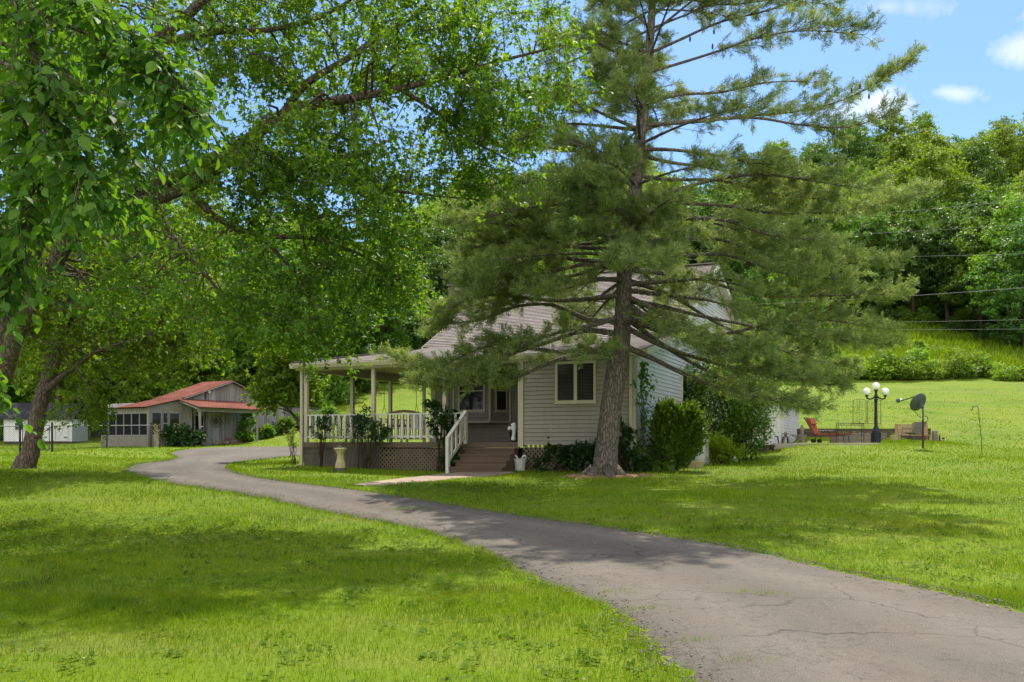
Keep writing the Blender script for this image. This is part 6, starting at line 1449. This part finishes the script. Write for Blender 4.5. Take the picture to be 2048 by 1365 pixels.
# weeds rooted in the cracks of the drive, grit along its edges
P_ = [gp(u, v) for u, v in [(780,1024),(800,1022),(822,1021),(842,1020),(862,1021),(815,1024),(1480,1330),(1385,1290),(1290,1225),(1220,1190),(1500,1190),(1530,1196)]]
base0 = base; xs = np.concatenate([p.x+rng.normal(0,.10,40) for p in P_]); ys = np.concatenate([p.y+rng.normal(0,.045,40) for p in P_]); VV, Q4, T3, base = [], [], [], 0
blades(xs, ys, rng.uniform(.05,.09,len(xs)), np.full(len(xs),.006), .9)
tag(np_mesh('crack_weeds', np.concatenate(VV), [np.concatenate(Q4), np.concatenate(T3)], M['grass']), kind='stuff')
gx_, gy_ = [], []
for side, sg in ((Vd[:,0,:2],1),(Vd[:,-1,:2],-1)):
    seg = np.linalg.norm(np.diff(side,axis=0),axis=1); cum = np.concatenate([[0],np.cumsum(seg)]); n = 5200; tt = rng.uniform(0,cum[-1]*.75,n); i = np.clip(np.searchsorted(cum,tt)-1,0,len(seg)-1); dv = (side[i+1]-side[i])/np.maximum(seg[i],1e-6)[:,None]
    o = rng.exponential(.13,n)-.03; gx_.append(np.interp(tt,cum,side[:,0])-dv[:,1]*sg*o*-1); gy_.append(np.interp(tt,cum,side[:,1])-dv[:,0]*sg*o)
gx_ = np.concatenate(gx_); gy_ = np.concatenate(gy_); n = len(gx_); s_ = rng.uniform(.004,.014,(n,1,1)); oc = np.array([(1,0,0),(-1,0,0),(0,1,0),(0,-1,0),(0,0,.7),(0,0,-.7)])
V = np.stack([gx_,gy_,gz(gx_,gy_)+.032],1)[:,None]+oc[None]*s_*rng.uniform(.6,1.4,(n,6,1)); fo = np.array([(0,2,4),(2,1,4),(1,3,4),(3,0,4),(2,0,5),(1,2,5),(3,1,5),(0,3,5)])
M['grit'] = pm('road_grit', (.20,.18,.155), .9, .15, var=.6, vs=40, bs=90, bump=.2)
tag(np_mesh('gravel', V.reshape(-1,3), [(fo[None]+(np.arange(n)*6)[:,None,None]).reshape(-1,3)], M['grit']), kind='stuff')
M['litter'] = leafm('dry_leaf', (.20,.13,.06), (.42,.36,.22), .2, (1.2,1.1,.8), .7, .1, 0)
x, y = rng.uniform(-8,14,900), rng.uniform(5,24,900); k = rng.uniform(0,1,900) < .2; x, y = x[k], y[k]; n = len(x)
tag(leaves('dry_leaves', np.stack([x,y,gz(x,y)+.05],1), rdir(n)*np.array([1,1,.2]), rdir(n)*.3+np.array([0,0,1.]), rng.uniform(.02,.05,n), SIMPLE, M['litter']), kind='stuff')
# ------------------------------------------------------------------ sky, sun, camera
SUNV = Vector((.13, .53, .84)).normalized(); EL = math.asin(SUNV.z); AZ = math.atan2(SUNV.x, SUNV.y)
W = bpy.data.worlds.new('World'); SC.world = W; W.use_nodes = True
wt = W.node_tree; wt.nodes.clear()
wo = wt.nodes.new('ShaderNodeOutputWorld'); bg = wt.nodes.new('ShaderNodeBackground'); bg.inputs['Strength'].default_value = .15
sky = wt.nodes.new('ShaderNodeTexSky'); sky.sky_type = 'NISHITA'; sky.sun_disc = False
sky.sun_elevation = EL; sky.sun_rotation = AZ; sky.air_density = 1.0; sky.dust_density = .6; sky.ozone_density = 1.5
# a few small fair-weather clouds, fixed in the sky by direction
tc = wt.nodes.new('ShaderNodeTexCoord')
def wn(t, **k):
    n = wt.nodes.new(t)
    for a, b in k.items(): setattr(n, a, b)
    return n
def wm(op, a, b=0.0):
    n = wn('ShaderNodeMath', operation=op)
    for x, i in ((a,0),(b,1)):
        if hasattr(x, 'is_linked'): wt.links.new(x, n.inputs[i])
        else: n.inputs[i].default_value = x
    return n.outputs[0]
nz = wn('ShaderNodeTexNoise'); nz.inputs['Scale'].default_value = 34; nz.inputs['Detail'].default_value = 7; nz.inputs['Roughness'].default_value = .62
wt.links.new(tc.outputs['Generated'], nz.inputs['Vector'])
tot = None
for (u, v, ru, rv, amt) in [(1905,186,42,13,.65),(2036,100,42,22,.7),(1750,218,62,28,.9),(1680,226,80,26,.6),(1790,12,60,16,.45),(300,-500,300,120,.8),(2700,-150,260,110,1.0),(-800,120,300,90,1.0),(1200,-900,260,120,.8)]:
    d = P(u, v, 1.0)-Vector((0,0,CAMZ)); L = d.length; d.normalize()
    r = Vector((1,0,0)); up = d.cross(r).normalized()*-1; rr = up.cross(d).normalized()
    def dot(vv):
        n = wn('ShaderNodeVectorMath', operation='DOT_PRODUCT'); wt.links.new(tc.outputs['Generated'], n.inputs[0]); n.inputs[1].default_value = vv; return n.outputs['Value']
    a = wm('MULTIPLY', dot(rr), F/ru/L); b = wm('MULTIPLY', dot(up), F/rv/L)
    q = wm('SUBTRACT', 1.0, wm('SQRT', wm('ADD', wm('MULTIPLY', a, a), wm('MULTIPLY', b, b))))
    q = wm('ADD', q, wm('MULTIPLY', wm('SUBTRACT', nz.outputs['Fac'], .5), 2.7))
    q = wm('MULTIPLY', wm('GREATER_THAN', dot(d), .5), q)
    q = wm('MULTIPLY', wm('MINIMUM', wm('MAXIMUM', wm('MULTIPLY', q, 1.0), 0.0), 1.0), amt)
    tot = q if tot is None else wm('MAXIMUM', tot, q)
# broad unseen bright cloud, added behind the viewer to fill shaded fronts
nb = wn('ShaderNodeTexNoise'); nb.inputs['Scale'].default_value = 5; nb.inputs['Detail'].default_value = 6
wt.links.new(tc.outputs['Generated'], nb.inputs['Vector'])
fill_cloud = wm('ADD', dot(Vector((-.1,-.80,.55)).normalized()), wm('MULTIPLY', wm('SUBTRACT', nb.outputs['Fac'], .5), .5))
fill_cloud = wm('MINIMUM', wm('MAXIMUM', wm('MULTIPLY', wm('SUBTRACT', fill_cloud, .42), 3.0), 0.0), 1.0)
tint = wn('ShaderNodeMix', data_type='RGBA', blend_type='MULTIPLY'); tint.inputs[0].default_value = 1
wt.links.new(sky.outputs[0], tint.inputs[6]); tint.inputs[7].default_value = (.47, .60, .72, 1)
mx = wn('ShaderNodeMix', data_type='RGBA'); wt.links.new(wm('MULTIPLY', tot, .7), mx.inputs[0])
wt.links.new(tint.outputs[2], mx.inputs[6]); mx.inputs[7].default_value = (5.2, 5.1, 5.3, 1)
m2 = wn('ShaderNodeMix', data_type='RGBA'); wt.links.new(wm('MULTIPLY', fill_cloud, .9), m2.inputs[0])
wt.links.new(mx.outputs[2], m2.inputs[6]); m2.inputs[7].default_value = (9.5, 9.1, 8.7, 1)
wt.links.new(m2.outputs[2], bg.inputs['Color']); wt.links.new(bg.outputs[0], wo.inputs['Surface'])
sl = bpy.data.lights.new('sun', 'SUN'); sl.energy = 4.0; sl.angle = math.radians(.5); sl.color = (1.0, .93, .79)
so = bpy.data.objects.new('sun', sl); link(so); so.rotation_euler = (-SUNV).to_track_quat('-Z', 'Y').to_euler(); so.location = (5, 10, 40)
cam = bpy.data.cameras.new('camera'); co = bpy.data.objects.new('camera', cam); link(co)
co.location = (0, 0, CAMZ); co.rotation_euler = (PI/2, 0, 0)
cam.sensor_width = 36; cam.lens = F*36/2048; cam.shift_y = (HV-682.5)/2048; cam.clip_end = 2000; cam.clip_start = .05
SC.camera = co
SC.view_settings.view_transform = 'Standard'; SC.view_settings.look = 'None'; SC.view_settings.exposure = .80; SC.view_settings.gamma = 1.0
SC.cycles.max_bounces = 8; SC.cycles.diffuse_bounces = 4; SC.cycles.transmission_bounces = 6; SC.cycles.transparent_max_bounces = 8
SC.cycles.use_denoising = True
SC.cycles.denoiser = 'OPENIMAGEDENOISE'; SC.cycles.denoising_input_passes = 'RGB_ALBEDO_NORMAL'; SC.cycles.denoising_prefilter = 'ACCURATE'
